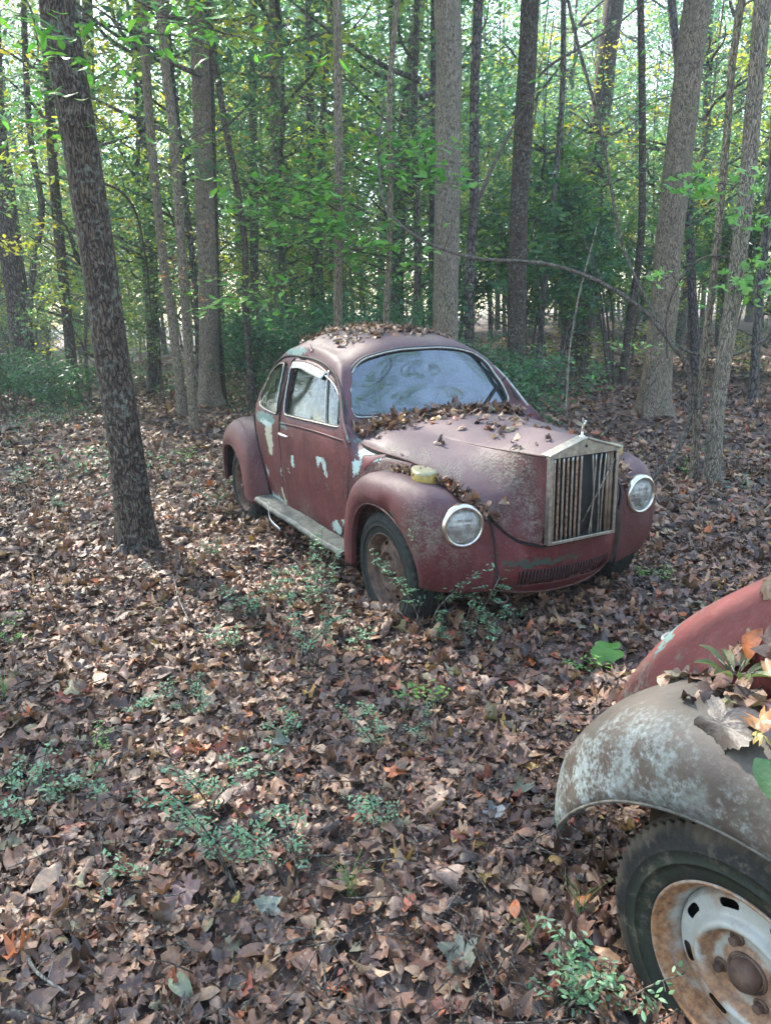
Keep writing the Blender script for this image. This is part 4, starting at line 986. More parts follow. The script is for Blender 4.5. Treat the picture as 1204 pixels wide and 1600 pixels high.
slat_m = simple('rust_flecked_slat', (.34,.25,.19), .4, .85, .6, 60, .001)
def build_grille(P):
    T = empty('grille', (0,0,0)); T.parent = P
    x0, x1 = .600, .632; W_, zb, zt, zp = .207, .537, .955, 1.022
    f = MB()
    # surround, built as five bars butted end to end; the head is a gable block
    def prism(poly, xa, xb, m=0):
        n = len(poly); V = [(xa,)+q for q in poly]+[(xb,)+q for q in poly]
        F = [tuple(range(n))[::-1], tuple(range(n, 2*n))]+[(i, (i+1) % n, n+(i+1) % n, n+i) for i in range(n)]
        f.add(V, F, m)
    def fr(poly, xa, xb): prism(poly, xa, xb)
    fr([(-W_,zb),(-W_+.018,zb),(-W_+.018,zt-.012),(-W_,zt-.012)], x0, x1)
    fr([(W_-.018,zb),(W_,zb),(W_,zt-.012),(W_-.018,zt-.012)], x0, x1)
    fr([(-W_-.004,zt-.012),(W_+.004,zt-.012),(W_+.004,zt+.004),(0,zp),(-W_-.004,zt+.004)], x0+.002, x1-.002)
    fr([(-W_+.018,zb+.0),(W_-.018,zb),(W_-.018,zb+.016),(-W_+.018,zb+.016)], x0, x1+.002)
    # sloping roof caps
    for s_ in (-1,1):
        f.add([(x0-.028,0,zp+.006),(x1+.006,0,zp+.006),(x1+.006,(W_+.006)*s_,zt+.008),(x0-.028,(W_+.006)*s_,zt+.008),(x0-.028,0,zp-.004),(x1+.006,0,zp-.004),(x1+.006,(W_+.006)*s_,zt-.002),(x0-.028,(W_+.006)*s_,zt-.002)],
              [(0,1,2,3),(7,6,5,4),(0,4,5,1),(1,5,6,2),(2,6,7,3),(3,7,4,0)])
    o = f.build('grille_frame', dull_chrome, T, smooth=False)
    b = o.modifiers.new('edge', 'BEVEL'); b.width = .0022; b.segments = 2
    MB().add(*[(lambda V,F: (np.stack([V[:,1]+x1-.004, V[:,0]+.0, V[:,2]+.985],1),F))(*lathe([(.009,0),(.007,.004),(0,.005)],16))][0]).build('badge_hole', black_m, T)
    MB().box((x0+.004,0,(zb+zt)/2-.002), (.006,2*W_-.04,zt-zb-.03)).build('dark_backing', black_m, T)
    # seven straight vanes on the car's right half: angled strips so they catch the leaf litter
    for i in range(7):
        y = -.178+i*.0265
        s = MB(); z = np.linspace(zb+.017, zt-.014, 24)
        V = [];
        for q in z:
            w = .0005*math.sin(q*150+i); V += [(x1-.008,y-.008+w,q),(x1-.001,y-.0005+w,q),(x1-.016,y+.011+w,q)]
        s.add(V, gridF(24,3,0,True)); solid(s.build('grille_slat', slat_m if i % 2 else dull_chrome, T), .0015)
    zs = np.linspace(zb+.014, zt-.014, 14); u = (zs-zs[0])/(zs[-1]-zs[0])
    for i, (y0, bow, lean, xo) in enumerate([(.045,.010,.012,.006),(.068,-.008,-.006,.0),(.090,.012,.016,.010),(.118,.006,.010,.004)]):
        s = MB(); s.tube([(x1-.010+xo*math.sin(math.pi*t), y0+lean*t+bow*math.sin(math.pi*t*1.3+i), z) for t, z in zip(u, zs)], .0042, 6); s.build('bent_grille_slat', dull_chrome, T)
    for i, y in enumerate((.150,.172)):
        MB().box((x1-.014,y,(zb+zt)/2), (.01,.016,zt-zb-.03)).build('brown_grille_slat', brick_m, T)
    MB().tube([(x1-.02,.0,.60),(x1-.004,.09,.76),(x1-.002,.178,.905)], .0035, 6).build('thin_rod', twig_pale, T)
    # winged figure on the peak
    A = MB(); V, F = lathe([(.022,0),(.020,.006),(.010,.010),(.008,.03),(.006,.034)], 20); A.add(np.stack([V[:,0],V[:,2],V[:,1]],1), F)
    fig = crm(np.array([(0,0,.03),(.004,0,.05),(.010,0,.066),(.018,0,.080),(.024,0,.092)]), 5)
    r = np.interp(np.linspace(0,1,len(fig)), [0,.3,.6,.8,1], [.006,.010,.0075,.009,.005]); A.tube(fig, r, 10)
    V, F = lathe([(0,-.0075),(.0055,-.005),(.0075,0),(.0055,.005),(0,.0075)], 12); A.add(np.stack([V[:,0]+.029,V[:,2],V[:,1]+.100],1), F)
    for s_ in (-1,1):
        wg = np.array([[(.016,.004*s_,.080),(.010,.004*s_,.068)],[(-.002,.018*s_,.094),(-.008,.016*s_,.072)],[(-.022,.032*s_,.106),(-.026,.028*s_,.080)],[(-.046,.040*s_,.112),(-.042,.036*s_,.096)]])
        D = patch(wg, 5, 4); V = D.reshape(-1,3); n = len(V); off = np.array([0,.0,.004]); Fq = gridF(D.shape[0], D.shape[1])
        A.add(V, Fq); A.add(V+off, Fq[:, ::-1])
    M_ = A.build('winged_mascot', chrome, T); M_.location = (.598, 0, 1.024); M_.scale = (.72,.72,.72)

right_spots = [(-1.79,-.69,.765,.085,.115,1,'c'),(-1.74,-.69,.84,.05,.04,1,'c'),(-1.88,-.69,.900,.24,.045,1,'t'),(-1.84,-.69,.872,.15,.022,1,'p'),(-1.339,-.69,.669,.030,.035,1,'p'),
 (-.905,-.69,.745,.035,.025,1,'p'),(-.86,-.69,.76,.05,.018,1,'p'),(-.80,-.69,.715,.025,.045,1,'p'),(-1.80,-.65,.315,.13,.035,1,'p'),(-1.64,-.66,.36,.025,.08,1,'c'),(-.74,-.66,.36,.07,.05,1,'p'),(-.60,-.67,.42,.02,.04,1,'p'),
 (-1.47,-.69,.892,.07,.02,1,'t'),(-.34,-.66,.865,.10,.045,1,'p'),(-.42,-.66,.78,.035,.05,1,'p'),(-.56,-.64,1.075,.035,.07,1,'t'),(-.50,-.66,.975,.03,.05,1,'t'),(-1.65,-.53,1.365,.22,.025,1,'t'),(-1.93,-.67,.50,.015,.05,1,'p'),
 (.53,-.23,.445,.05,.022,.6,'g'),(.55,-.15,.435,.06,.012,.5,'g'),(-1.43,-.69,.60,.010,.02,1,'c'),(-1.60,-.68,.56,.012,.03,.8,'p')]
zone_body = [(-1.3,-.25,1.49,.25,.6),(-1.0,.1,1.46,.2,.5),(-1.8,-.2,1.46,.25,.6),(-.60,-.45,.97,.12,.8),(.42,-.30,.29,.12,.7),(.42,.3,.30,.12,.7),(-1.2,-.65,.31,.20,.6),(-.65,-.65,.33,.12,.7),(-1.75,-.65,.30,.2,.6),(-.25,-.60,.62,.30,.9),(-.15,-.60,.80,.22,.9),(-.45,-.6,1.0,.1,.3),(.5,0,.5,.12,.3)]
red_body = paint('faded_maroon_paint', (.095,.015,.017), right_spots, zones=zone_body, rust=.4, dust_sky=(.13,.098,.108))
red_hood = paint('chalky_maroon_hood', (.09,.018,.021), [], zones=[(.2,-.47,.83,.11,.8),(.0,-.53,.88,.10,.8),(-.2,-.57,.90,.09,.8),(.45,-.38,.66,.11,.8),(-.55,-.45,.97,.12,.7),(-.5,.1,1.0,.25,.6),(.56,-.23,.60,.10,.7),(.42,-.22,.86,.17,1.0),(.50,-.22,.72,.13,.8),(.3,-.3,.90,.12,.7),(.42,.22,.86,.2,.6)], dust_sky=(.135,.108,.118), rust=.45)
red_fender = paint('dull_maroon_fender', (.09,.017,.019), [(.16,-.77,.66,.02,.025,1,'g')], zones=[(.36,-.72,.62,.17,.9),(.42,-.60,.52,.12,.5),(.40,.60,.50,.10,.3)], dust_sky=(.115,.08,.086), rust=.45)
c1 = empty('parked_beetle_car' if 0 else 'rusted_car', (CARX, CARY, 0), CARYAW, 'abandoned maroon rounded two door car with a tall chrome grille, leaves on its roof', 'car')
build_car(c1, red_body, red_fender, red_hood)
for (x, y, st) in ((0,-.655,rad(0)),(0,.655,rad(0)),(-2.40,-.655,0),(-2.40,.655,0)):
    wheel(c1, (x, y, .322 if x == 0 else .305), -1 if y < 0 else 1, rim_rust, R=.31, steer=st)
# fuel flap, hanging trim strip, lower tow hook, small rear bracket, wiper
fm = paint('fuel_flap_paint', (.19,.05,.05), [], rust=.5, lichen=.2)
fo = MB(); V = onto(roundpoly([(-.355,.86,.012),(-.35,.782,.01),(-.20,.80,.02),(-.195,.885,.02)], .012, 5), BV, ax_s, lambda C: C[:,1] < -.5, .004); _c1 = np.polyfit(V[:,0], V[:,1], 1); V[:,1] = np.polyval(_c1, V[:,0])-.004
fo.add(V, [tuple(range(len(V)))]); fo = solid(fo.build('fuel_flap', fm, c1), .004, None, 1)
MB().tube(V, .003, 6, closed=True).build('flap_gap', black_m, fo)
st = crm(np.array([(-1.62,-.792,.338),(-1.58,-.81,.30),(-1.50,-.825,.25),(-1.36,-.81,.215)]), 6)
so_ = MB()
for k_ in range(len(st)-1): pass
Vs = np.stack([st+np.array([0,0,.011]), st-np.array([0,0,.011])],1).reshape(-1,3); so_.add(Vs, gridF(len(st),2)); solid(so_.build('hanging_trim_strip', alu_m, c1), .003)
MB().tube(crm(np.array([(.40,-.30,.27),(.47,-.31,.245),(.49,-.35,.24),(.47,-.38,.245),(.42,-.36,.25)]), 5), .006, 8).build('tow_hook', rim_rust, c1)
MB().box((-2.99,-.45,.50), (.05,.14,.04)).box((-3.06,-.5,.47), (.02,.2,.09)).build('bumper_bracket', under_m, c1)
MB().tube(crm(np.array([(-.66,.30,.985),(-.69,.40,1.05),(-.74,.52,1.14),(-.76,.58,1.18)]), 6), np.linspace(.011,.004,19), 6).build('wiper_arm', black_m, c1)
# torn strip behind the left headlight
D = patch(np.array([[(.44,.33,.66),(.47,.36,.64)],[(.47,.33,.55),(.51,.37,.54)],[(.47,.31,.43),(.52,.35,.42)],[(.45,.30,.33),(.50,.33,.32)]]), 5, 3)
solid(link('torn_panel_edge', mesh('torn_panel_edge', D.reshape(-1,3), gridF(*D.shape[:2]), True, [under_m]), c1), .004)

grey_f = paint('lichened_grey_fender', (.07,.052,.042), [(-2.93,-.68,.37,.05,.05,1,'t'),(-2.95,-.64,.36,.03,.05,.8,'b')], dust_sky=(.125,.108,.09), lichen=.5, rust=.45, dust_sky_amt=.6,
   white=[(-2.87,-.72,.48,.13,1.0),(-2.78,-.75,.56,.14,.9),(-2.70,-.76,.68,.14,.6),(-2.6,-.76,.72,.12,.5),(-2.35,-.77,.70,.12,.5),(-2.5,-.77,.66,.08,.3),(-2.2,-.78,.68,.14,.3)])
red2 = paint('worn_red_tail', (.14,.018,.018), [(-2.93,-.36,.74,.03,.03,1,'t')], zones=[(-2.97,-.38,.62,.14,1.0),(-2.9,-.1,.83,.18,.8),(-2.8,.1,.95,.3,.8)], dust_sky=(.15,.07,.068), rust=.55, dust_sky_amt=.5)
white_rim = paint('rusty_white_rim', (.42,.42,.36), [], dust_sky=(.42,.42,.38), rust=.0, lichen=.05)
def rimmat():
    m, nt, p, o = mat('rust_stained_white_rim'); k = NT(nt); v = k.obj()
    sx = k.n('ShaderNodeSeparateXYZ'); k.l(v, sx.inputs[0])
    r = k.m('SQRT', k.m('ADD', k.m('MULTIPLY', sx.outputs[0], sx.outputs[0]), k.m('MULTIPLY', sx.outputs[2], sx.outputs[2])))
    n = k.noise(v, 14, 6, .65); n2 = k.noise(v, 70, 5, .7); n0 = k.noise(v, 5, 3)
    def band(c, w, s): return k.m('MULTIPLY', k.step(k.m('ADD', k.m('ABSOLUTE', k.m('SUBTRACT', r, c)), k.m('MULTIPLY', k.m('SUBTRACT', n, .5), .06)), w, w*.15), s)
    t = k.m('MAXIMUM', band(.186, .026, .95), k.m('MAXIMUM', band(.085, .013, .85), band(.045, .014, .8)))
    t = k.m('MAXIMUM', t, k.m('MULTIPLY', k.step(k.m('ADD', n0, k.m('MULTIPLY', n, .5)), .72, .86), .9))
    wh = k.ramp(n, [(.3,(.28,.27,.23)),(.6,(.40,.40,.37)),(.8,(.26,.23,.18))])
    c = k.mix(t, wh, k.ramp(n2, [(.3,(.07,.03,.018)),(.5,(.24,.10,.035)),(.7,(.36,.20,.09))]))
    c = k.mix(k.m('MULTIPLY', k.step(n2, .58, .7), .5), c, (.20,.15,.11))
    k.l(c, p.inputs['Base Color']); k.l(k.m('ADD', k.m('MULTIPLY', t, .4), .38), p.inputs['Roughness'])
    k.l(k.bump(k.m('ADD', n2, t), .4, .0015), p.inputs['Normal']); return m
def tyremat():
    m, nt, p, o = mat('algae_stained_tyre'); k = NT(nt); v = k.obj()
    n = k.noise(v, 7, 5, .6); n2 = k.noise(v, 60, 5, .7)
    sx = k.n('ShaderNodeSeparateXYZ'); k.l(v, sx.inputs[0])
    r = k.m('SQRT', k.m('ADD', k.m('MULTIPLY', sx.outputs[0], sx.outputs[0]), k.m('MULTIPLY', sx.outputs[2], sx.outputs[2])))
    c = k.mix(n2, (.010,.010,.009), (.030,.028,.025))
    g = k.m('MULTIPLY', k.step(k.m('ADD', k.m('ABSOLUTE', k.m('SUBTRACT', r, .235)), k.m('MULTIPLY', k.m('SUBTRACT', n, .5), .08)), .04, .005), .3)
    c = k.mix(g, c, (.022,.040,.017))
    c = k.mix(k.m('MULTIPLY', k.step(k.m('ADD', r, k.m('MULTIPLY', k.m('SUBTRACT', n, .5), .10)), .285, .315), .75), c, (.11,.085,.06))
    k.l(c, p.inputs['Base Color']); p.inputs['Roughness'].default_value = .7; p.inputs['Specular IOR Level'].default_value = .22
    c2_ = k.mix(k.m('MULTIPLY', k.step(k.noise(v, 22, 7, .7), .52, .68), .6), c, (.13,.105,.08)); k.l(c2_, p.inputs['Base Color'])
    k.l(k.bump(k.m('ADD', n2, k.noise(v, 160, 3)), .7, .0025), p.inputs['Normal']); return m
rim2 = rimmat(); tyre2 = tyremat()
YAW2 = rad(-57)
_cy, _sy = math.cos(YAW2), math.sin(YAW2)
C2X, C2Y = .675+2.4*_cy-.733*_sy, 1.165+2.4*_sy+.733*_cy
c2 = empty('wrecked_car', (C2X, C2Y, -.03), YAW2, 'red rounded car in the near corner with grey lichened fender and rusty white wheel', 'car')
build_car(c2, red2, grey_f, red2, grille=False, rf=RF2, rf_m=grey_f)
_r = rubber; rubber = tyre2
wheel(c2, (-2.40,-.655,.305), -1, rim2, close=True, cap_m=rim_rust)
rubber = _r
for x, y in ((0,-.655),(0,.655),(-2.4,.655)): wheel(c2, (x,y,.305), -1 if y < 0 else 1, rim_rust)

# ------------------------------------------------------------------ haze
hz = MB(); hz.box((0, 30, 30), (420, 420, 64)) 
hm = bpy.data.materials.new('haze'); hm.use_nodes = True; hm.node_tree.nodes.clear()
_o = hm.node_tree.nodes.new('ShaderNodeOutputMaterial'); _v = hm.node_tree.nodes.new('ShaderNodeVolumePrincipled')
_v.inputs['Density'].default_value = .0028; _v.inputs['Color'].default_value = (.86,.93,1,1); _v.inputs['Anisotropy'].default_value = .3
hm.node_tree.links.new(_v.outputs[0], _o.inputs['Volume'])
ho = hz.build('haze', hm, smooth=False); ho['kind'] = 'stuff'; ho['label'] = 'thin pale morning haze between the far trees'

# ------------------------------------------------------------------ shrubs, seedlings, branches, leaves lying on the cars
def branchlet(rng, n, spread, up): 
    return None
def shrub_variant(i, R, H, pal, size, nst, per, seed, leaf=T_6, m=green_mat, lo=5):
    rng = np.random.RandomState(seed); st = MB(); cs = []
    for s_ in range(nst):
        a = rng.rand()*6.28; L = R*(.4+.7*rng.rand()); h = H*(.5+.5*rng.rand())
        P = crm(np.array([(0.05*math.cos(a),.05*math.sin(a),-.05),(L*.35*math.cos(a),L*.35*math.sin(a),h*.45),(L*.75*math.cos(a+.3),L*.75*math.sin(a+.3),h*.8),(L*math.cos(a+.4),L*math.sin(a+.4),h)]), 5)
        st.tube(P, np.linspace(.014, .004, len(P))*H/2, 5)
        for q in P[lo:]:
            for _ in range(2):
                b = rng.randn(3)*R*.22; b[2] *= .6; cs.append(q+b); st.tube([q, q+b*.5+[0,0,.03], q+b], [.004,.003,.002], 4)
    V, F, C = leaf_cloud(np.array(cs), R*.11, per, size, pal, rng, leaf, .7)
    root = empty('shrub', (0,0,0), 0, 'x', 'shrub')
    link('foliage', leafmesh('foliage', V, F, C, m), root); st.build('stems', twig_mat, root)
    return root
SHV = 1
SH = [shrub_variant(0, .95, 2.3, DARKG, .085, 15, 13, 51), shrub_variant(1, 1.1, 1.7, DARKG, .08, 14, 13, 52), shrub_variant(2, .9, 3.2, np.vstack([DARKG, GREENS[:3]]), .105, 6, 22, 53, lo=7), shrub_variant(3, .6, .8, np.vstack([DARKG,FARG[:3]]), .055, 10, 12, 54)]
shrub_spots = [  # x px of foot, distance, variant, scale, label
 (560,12.0,1,1.0,'dark glossy shrub showing just above the middle of the car roof'),(640,12.6,0,1.0,'dark shrub between the roof and the straight pale trunk'),
 (470,12.5,1,1.0,'dark shrub behind the rear end of the roof'),(415,14.5,0,.9,'green bush beside the lichen grey trunk'),
 (745,11.5,3,1.4,'low leafy bush beyond the windscreen corner'),(800,9.6,3,1.25,'low bush right behind the windscreen pillar'),
 (850,14.0,2,1.0,'broad dark holly-like shrub left of the stump-like trunk'),(790,14.2,2,1.25,'tall dark shrub behind the dark brown trunk'),
 (940,15.0,2,1.4,'tall dark shrub beside the thin dark sapling'),
 (885,17.0,2,1.6,'tallest dark evergreen shrub above the hood'),(1100,17.0,2,1.4,'dark shrub between the two right trunks'),
 (700,16.0,2,1.0,'dark shrub just behind the straight pale trunk'),
 (55,14.0,3,1.5,'grey-green bush at the foot of the left edge trunk'),(130,13.0,3,1.3,'low grey-green bush left of the dark leaning tree'),(520,16.0,0,1.0,'dark shrub behind the slim brown trunk')]
used = set()
for i, (px, D, k, s_, lb) in enumerate(shrub_spots):
    x = (px-602)/CAM_F*D*1.06; z = float(gh(x,D))
    if k not in used: used.add(k); o = SH[k]; o.location = (x,D,z); o.scale = (s_,)*3; o.rotation_euler = (0,0,i*1.1)
    else: o = dup(SH[k], (x,D,z), i*1.1, s_)
    o['label'] = lb; o['category'] = 'shrub'; o['group'] = 'evergreen shrubs behind the car'
rng = np.random.RandomState(77)
for i in range(20):
    y = 28+22*rng.rand(); x = (rng.rand()*2-1)*(y*.6+2); k = rng.choice([0,1,1,2])
    o = dup(SH[k], (x,y,float(gh(x,y))), rng.rand()*6.3, .9+.5*rng.rand()); o['label'] = 'one of the many alike bushes filling the far wood'; o['group'] = 'bushes of the far wood'

PRIV = np.array([(.15,.30,.17),(.18,.35,.20),(.12,.26,.15),(.22,.37,.19),(.28,.40,.27)])
LIME = np.array([(.16,.34,.07),(.22,.40,.08),(.13,.28,.07)])
def seedling(name, loc, h, nst, leaf, pal, label, cat, lean=.25, group=None, per=7, T=T_6, dens=1.0, seed=0):
    rng = np.random.RandomState(seed); st = MB(); P, N, Sz = [], [], []
    for s_ in range(nst):
        a = rng.rand()*6.28; L = h*(lean*(.4+rng.rand())); hh = h*(.55+.45*rng.rand()) if s_ else h
        o_ = rng.randn(2)*.02*nst**.5
        C = crm(np.array([(o_[0],o_[1],-.02),(o_[0]+L*.25*math.cos(a),o_[1]+L*.25*math.sin(a),hh*.35),(o_[0]+L*.6*math.cos(a+.4),o_[1]+L*.6*math.sin(a+.4),hh*.72),(o_[0]+L*math.cos(a+.5),o_[1]+L*math.sin(a+.5),hh)]), 6)
        st.tube(C, np.linspace(.0028, .0010, len(C))*(1+h), 5)
        n = max(3, int(hh/(leaf*1.0)*dens)); t = np.linspace(.3, 1, n)
        for ti in t:
            q = np.array([np.interp(ti*(len(C)-1), np.arange(len(C)), C[:,j]) for j in range(3)])
            nb = rng.randint(1, 3) if ti < .93 else 1
            for _ in range(nb):
                b = rng.rand()*6.28; Lb = leaf*(1.2+2.8*rng.rand())*(1.25-ti); e = q+np.array([math.cos(b)*Lb, math.sin(b)*Lb, Lb*.35*rng.rand()])
                st.tube([q, e], [.0012,.0007], 4)
                m_ = max(2, int(Lb/leaf*1.6))
                for tt in np.linspace(.3, 1.0, m_):
                    c = q+(e-q)*tt
                    for sg in (-1,1):
                        d = np.array([-math.sin(b)*sg, math.cos(b)*sg, .1]); P.append(c+d*leaf*.5); N.append(np.array([rng.randn()*.35, rng.randn()*.35, 1])); Sz.append(leaf*(.6+.6*rng.rand()))
    P = np.array(P); n = len(P); c = pal[rng.randint(len(pal), size=n)]*(.8+.4*rng.rand(n,1))
    V, F, C = batch(T, P, np.array(N), np.array(Sz), .35, c, rng, .02)
    root = empty(name, loc, 0, label, cat, group)
    link('foliage', leafmesh('foliage', V, F, C, green_mat), root); st.build('stem', twig_mat, root)
    return root
def sp(px, py):
    p = gpt(px, py, .06)
    for _ in range(6): p = gpt(px, py, float(gh(p.x,p.y)))
    return (p.x, p.y, float(gh(p.x,p.y))+.005)
SD = [ # px, py foot, height, stems, leaf, palette, label
 (352,1395,.36,4,.019,PRIV,'tall bushy privet seedling left of centre in the foreground'),(425,1385,.20,5,.019,PRIV,'low dense privet tuft in the middle of the foreground'),
 (330,1270,.26,3,.020,PRIV,'privet sprig behind the tall bushy seedling'),(490,1050,.44,5,.020,PRIV,'tall wispy seedling in front of the running board'),
 (492,965,.34,6,.024,PRIV,'leafy seedling rising before the front fender edge'),(655,985,.46,6,.024,PRIV,'twiggy seedling covering the front tyre and fender'),
 (705,985,.50,5,.023,PRIV,'branching seedling reaching up to the headlight'),(755,1012,.24,4,.022,PRIV,'small seedling below the front apron'),
 (800,985,.10,5,.018,PRIV,'creeping seedling in the shade under the apron'),(610,1180,.24,4,.018,PRIV,'thin seedling right of the foreground centre'),
 (655,1105,.09,4,.032,LIME,'broad leaved sprout right of centre'),(560,1300,.14,6,.018,PRIV,'low seedling between the foreground tufts'),
 (930,1590,.18,6,.024,PRIV,'dense privet plant beside the rusty white wheel'),(870,1600,.12,5,.022,PRIV,'small privet plant at the bottom edge'),
 (45,1290,.16,5,.022,PRIV,'privet patch at the left edge of the foreground'),(130,1250,.13,6,.022,PRIV,'privet sprigs right of the left edge patch'),
 (20,1230,.14,6,.022,PRIV,'privet sprig above the left edge patch'),(200,1380,.10,5,.020,PRIV,'small sprig among leaves left of the tall seedling'),
 (330,800,.22,4,.022,PRIV,'seedling between the dark leaning tree and the rear fender'),(325,870,.12,5,.02,PRIV,'low sprig right of the foot of the leaning tree'),
 (225,850,.16,4,.026,LIME,'bright sprig at the foot of the dark leaning tree'),(200,760,.12,3,.02,PRIV,'sprig growing in front of the leaning trunk'),
 (30,760,.18,7,.024,PRIV,'green clump left of the dark leaning tree'),(95,800,.14,6,.022,PRIV,'low clump just left of the leaning tree foot'),
 (20,1010,.10,6,.022,LIME,'yellowish sprouts in the bright patch at the left edge'),(380,960,.14,7,.03,PRIV,'spreading pale-veined ground plant below the running board'),
 (440,940,.12,6,.03,PRIV,'second pale-veined ground plant nearer the front wheel'),(350,1010,.10,6,.03,PRIV,'pale-veined ground plant left of the wispy seedling'),
 (560,1010,.10,6,.022,PRIV,'low sprigs before the front wheel'),(470,1150,.12,5,.02,PRIV,'low sprig in the open leaf litter at centre'),
 (700,1010,.12,5,.02,PRIV,'sprig in front of the apron on bare soil'),(1015,905,.10,4,.03,LIME,'small sprig right of the far headlight'),
 (1150,770,.14,4,.03,PRIV,'sprig at the foot of the smooth grey trunk'),(1065,740,.12,4,.03,LIME,'sprig beside the wiry sapling foot'),
 (905,1050,.06,3,.03,LIME,'tiny sprout beside the near car tail'),(300,720,.16,5,.03,LIME,'leafy sprig behind the leaning tree to the right'),
 (320,1130,.16,4,.018,PRIV,'thin sprig above the foreground seedling'),(240,1110,.10,4,.02,PRIV,'thin sprig left of the foreground centre'),
 (150,1180,.08,4,.02,LIME,'light green sprouts in the left foreground'),(410,1230,.12,5,.02,PRIV,'sprig on the way to the centre tuft')]
for i, (px, py, h, n, lf, pal, lb) in enumerate(SD):
    seedling('seedling', sp(px, py), h*1.15, max(2, int(n*.75)), lf, pal, lb, 'seedling', group='seedlings in the leaf litter', seed=100+i, lean=.6, dens=.8)
# grassy tufts
gm = simple('grass_blade', (.16,.30,.06), .5, 0, .3, 30)
for i, (px, py, n, lb) in enumerate([(548,1400,16,'small grass tuft beside the centre privet tuft'),(1000,1500 if 0 else 1440,10,'thin grass wisp left of the rusty white wheel'),(830,1480,8,'sparse grass blades in the right foreground'),(10,1090,14,'grass tuft in the bright patch at the left edge'),(595,870,6,'grass blades before the front wheel')]):
    rg = np.random.RandomState(i); b = MB(); x, y, z = sp(px if i != 1 else 905, py)
    for _ in range(n):
        a = rg.rand()*6.28; h = .07+.08*rg.rand(); l = h*(.3+.5*rg.rand())
        b.tube(crm(np.array([(rg.randn()*.012,rg.randn()*.012,-.01),(l*.3*math.cos(a),l*.3*math.sin(a),h*.6),(l*math.cos(a),l*math.sin(a),h)]),4), np.linspace(.0013,.0003,9), 3)
    o = b.build('grass_tuft', gm); o.location = (x,y,z); tag(o, lb, 'grass tuft')

# small undergrowth that nobody could count: far ground cover and twig debris
rng = np.random.RandomState(9)
n = 30000; y = 7+22*rng.rand(n)**.8; x = (rng.rand(n)*2-1)*(y*.6+1)
den = np.sin(x*.8+1)*np.cos(y*.6)+.6*np.sin(x*2+y)+np.where(x < -1.5, .3, -.6); k = rng.rand(n) < np.clip(.35*den, 0, 1); x, y = x[k], y[k]
c = np.stack([x, y, gh(x,y)+.12*rng.rand(len(x))+.03], 1)
V, F, C = leaf_cloud(c, .12, 6, .05, np.vstack([PRIV, DARKG]), rng, T_6, .8)
tag(link('ground_cover', leafmesh('ground_cover', V, F, C, green_mat)), 'low green undergrowth scattered over the far forest floor', 'undergrowth', kind='stuff')
tw = MB()
for _ in range(1900):
    r = 1.0+9*rng.rand()**1.2; a = (rng.rand()*2-1)*.75; x, y = r*math.sin(a), r*math.cos(a); L = .04+.30*rng.rand()**2; b = rng.rand()*3.14; z = float(gh(x,y))+.035+.02*rng.rand()
    d = np.array([math.cos(b), math.sin(b), rng.randn()*.12])*L; nd = rng.randn(3)*L*.08; p = np.array([x,y,z])
    tw.tube([p-d/2, p+nd, p+d/2], [.0022,.0026,.001], 4)
tag(tw.build('twig_debris', twig_mat), 'small broken twigs mixed into the fallen leaves', 'twigs', kind='stuff')

def wpath(pts):   # measured points: (px, py, distance)
    return [at_y(a, b, d) for a, b, d in pts]
def branch(label, pts, r0, r1, m=twig_mat, cat='branch', name='fallen_branch', twigs=(), group=None, seg=8):
    P = crm(np.array([tuple(p) for p in pts]), 7); o0 = P[0].copy(); b = MB(); b.tube(P-o0, np.linspace(r0, r1, len(P))*(1+.12*np.sin(np.arange(len(P))*1.7)), seg)
    root = b.build(name, m); root.location = o0; tag(root, label, cat, group)
    for (t, dx, dy, dz, r) in twigs:
        q = P[int(t*(len(P)-1))]-o0; tb = MB(); tb.tube(crm(np.array([q, q+np.array([dx*.5,dy*.5,dz*.5])+.02, q+np.array([dx,dy,dz])]), 5), np.linspace(r, r*.3, 11), 6); tb.build('side_twig', m, root)
    return root
branch('long bare branch arching over the hood down to the ground by the far headlight', wpath([(600,150,7.6),(592,240,7.6),(600,320,7.5),(625,350,7.4),(665,378,7.3),(740,403,7.1),(850,412,6.9),(930,438,6.8),(1000,482,6.7),(1050,540,6.6),(1076,582,6.6),(1078,650,6.6),(1055,705,6.5),(1015,750,6.4)]), .009, .026, twig_mat, name='arching_branch', twigs=((.55,-.25,.1,.5,.006),(.35,.15,0,.4,.005)))
branch('thin dark vine crossing behind the arching branch toward the right edge', wpath([(880,-30,7.6),(905,80,7.6),(938,200,7.5),(955,300,7.5),(972,385,7.4),(1010,470,7.2),(1045,530,7.1),(1100,557,7.0),(1160,550,7),(1215,515,7)]), .016, .012, twig_mat, name='hanging_vine', twigs=((.8,.3,.1,.25,.004),))
branch('short bow shaped vine looping from the flared trunk to the grey trunk', wpath([(1042,560,6.8),(1040,495,6.8),(1060,440,6.7),(1100,402,6.6),(1146,404,6.5)]), .009, .012, twig_mat, name='looping_vine')
branch('thin pale dead sapling rising behind the far side of the hood', wpath([(884,650,8.4),(888,560,8.4),(902,470,8.4),(925,380,8.4),(935,340,8.4)]), .014, .005, twig_pale, name='dead_sapling', cat='sapling')
branch('slanting dark limb leaning left of the dark brown trunk', wpath([(735,345,10.4),(765,270,10.4),(800,200,10.5),(812,180,10.5)]), .03, .016, twig_mat, name='slanting_limb')
branch('long slender bough crossing high between the two big right trunks', wpath([(800,180,12),(850,110,12),(905,75,12),(960,40,12),(1010,0,12)]), .022, .012, twig_mat, name='high_bough')
branch('thin drooping twig running out right from the top of the leaning tree', wpath([(110,28,5.0),(160,38,5.1),(225,50,5.2),(290,58,5.3),(330,72,5.3)]), .010, .003, twig_mat, name='hanging_twig', twigs=((.5,.1,0,-.12,.003),))
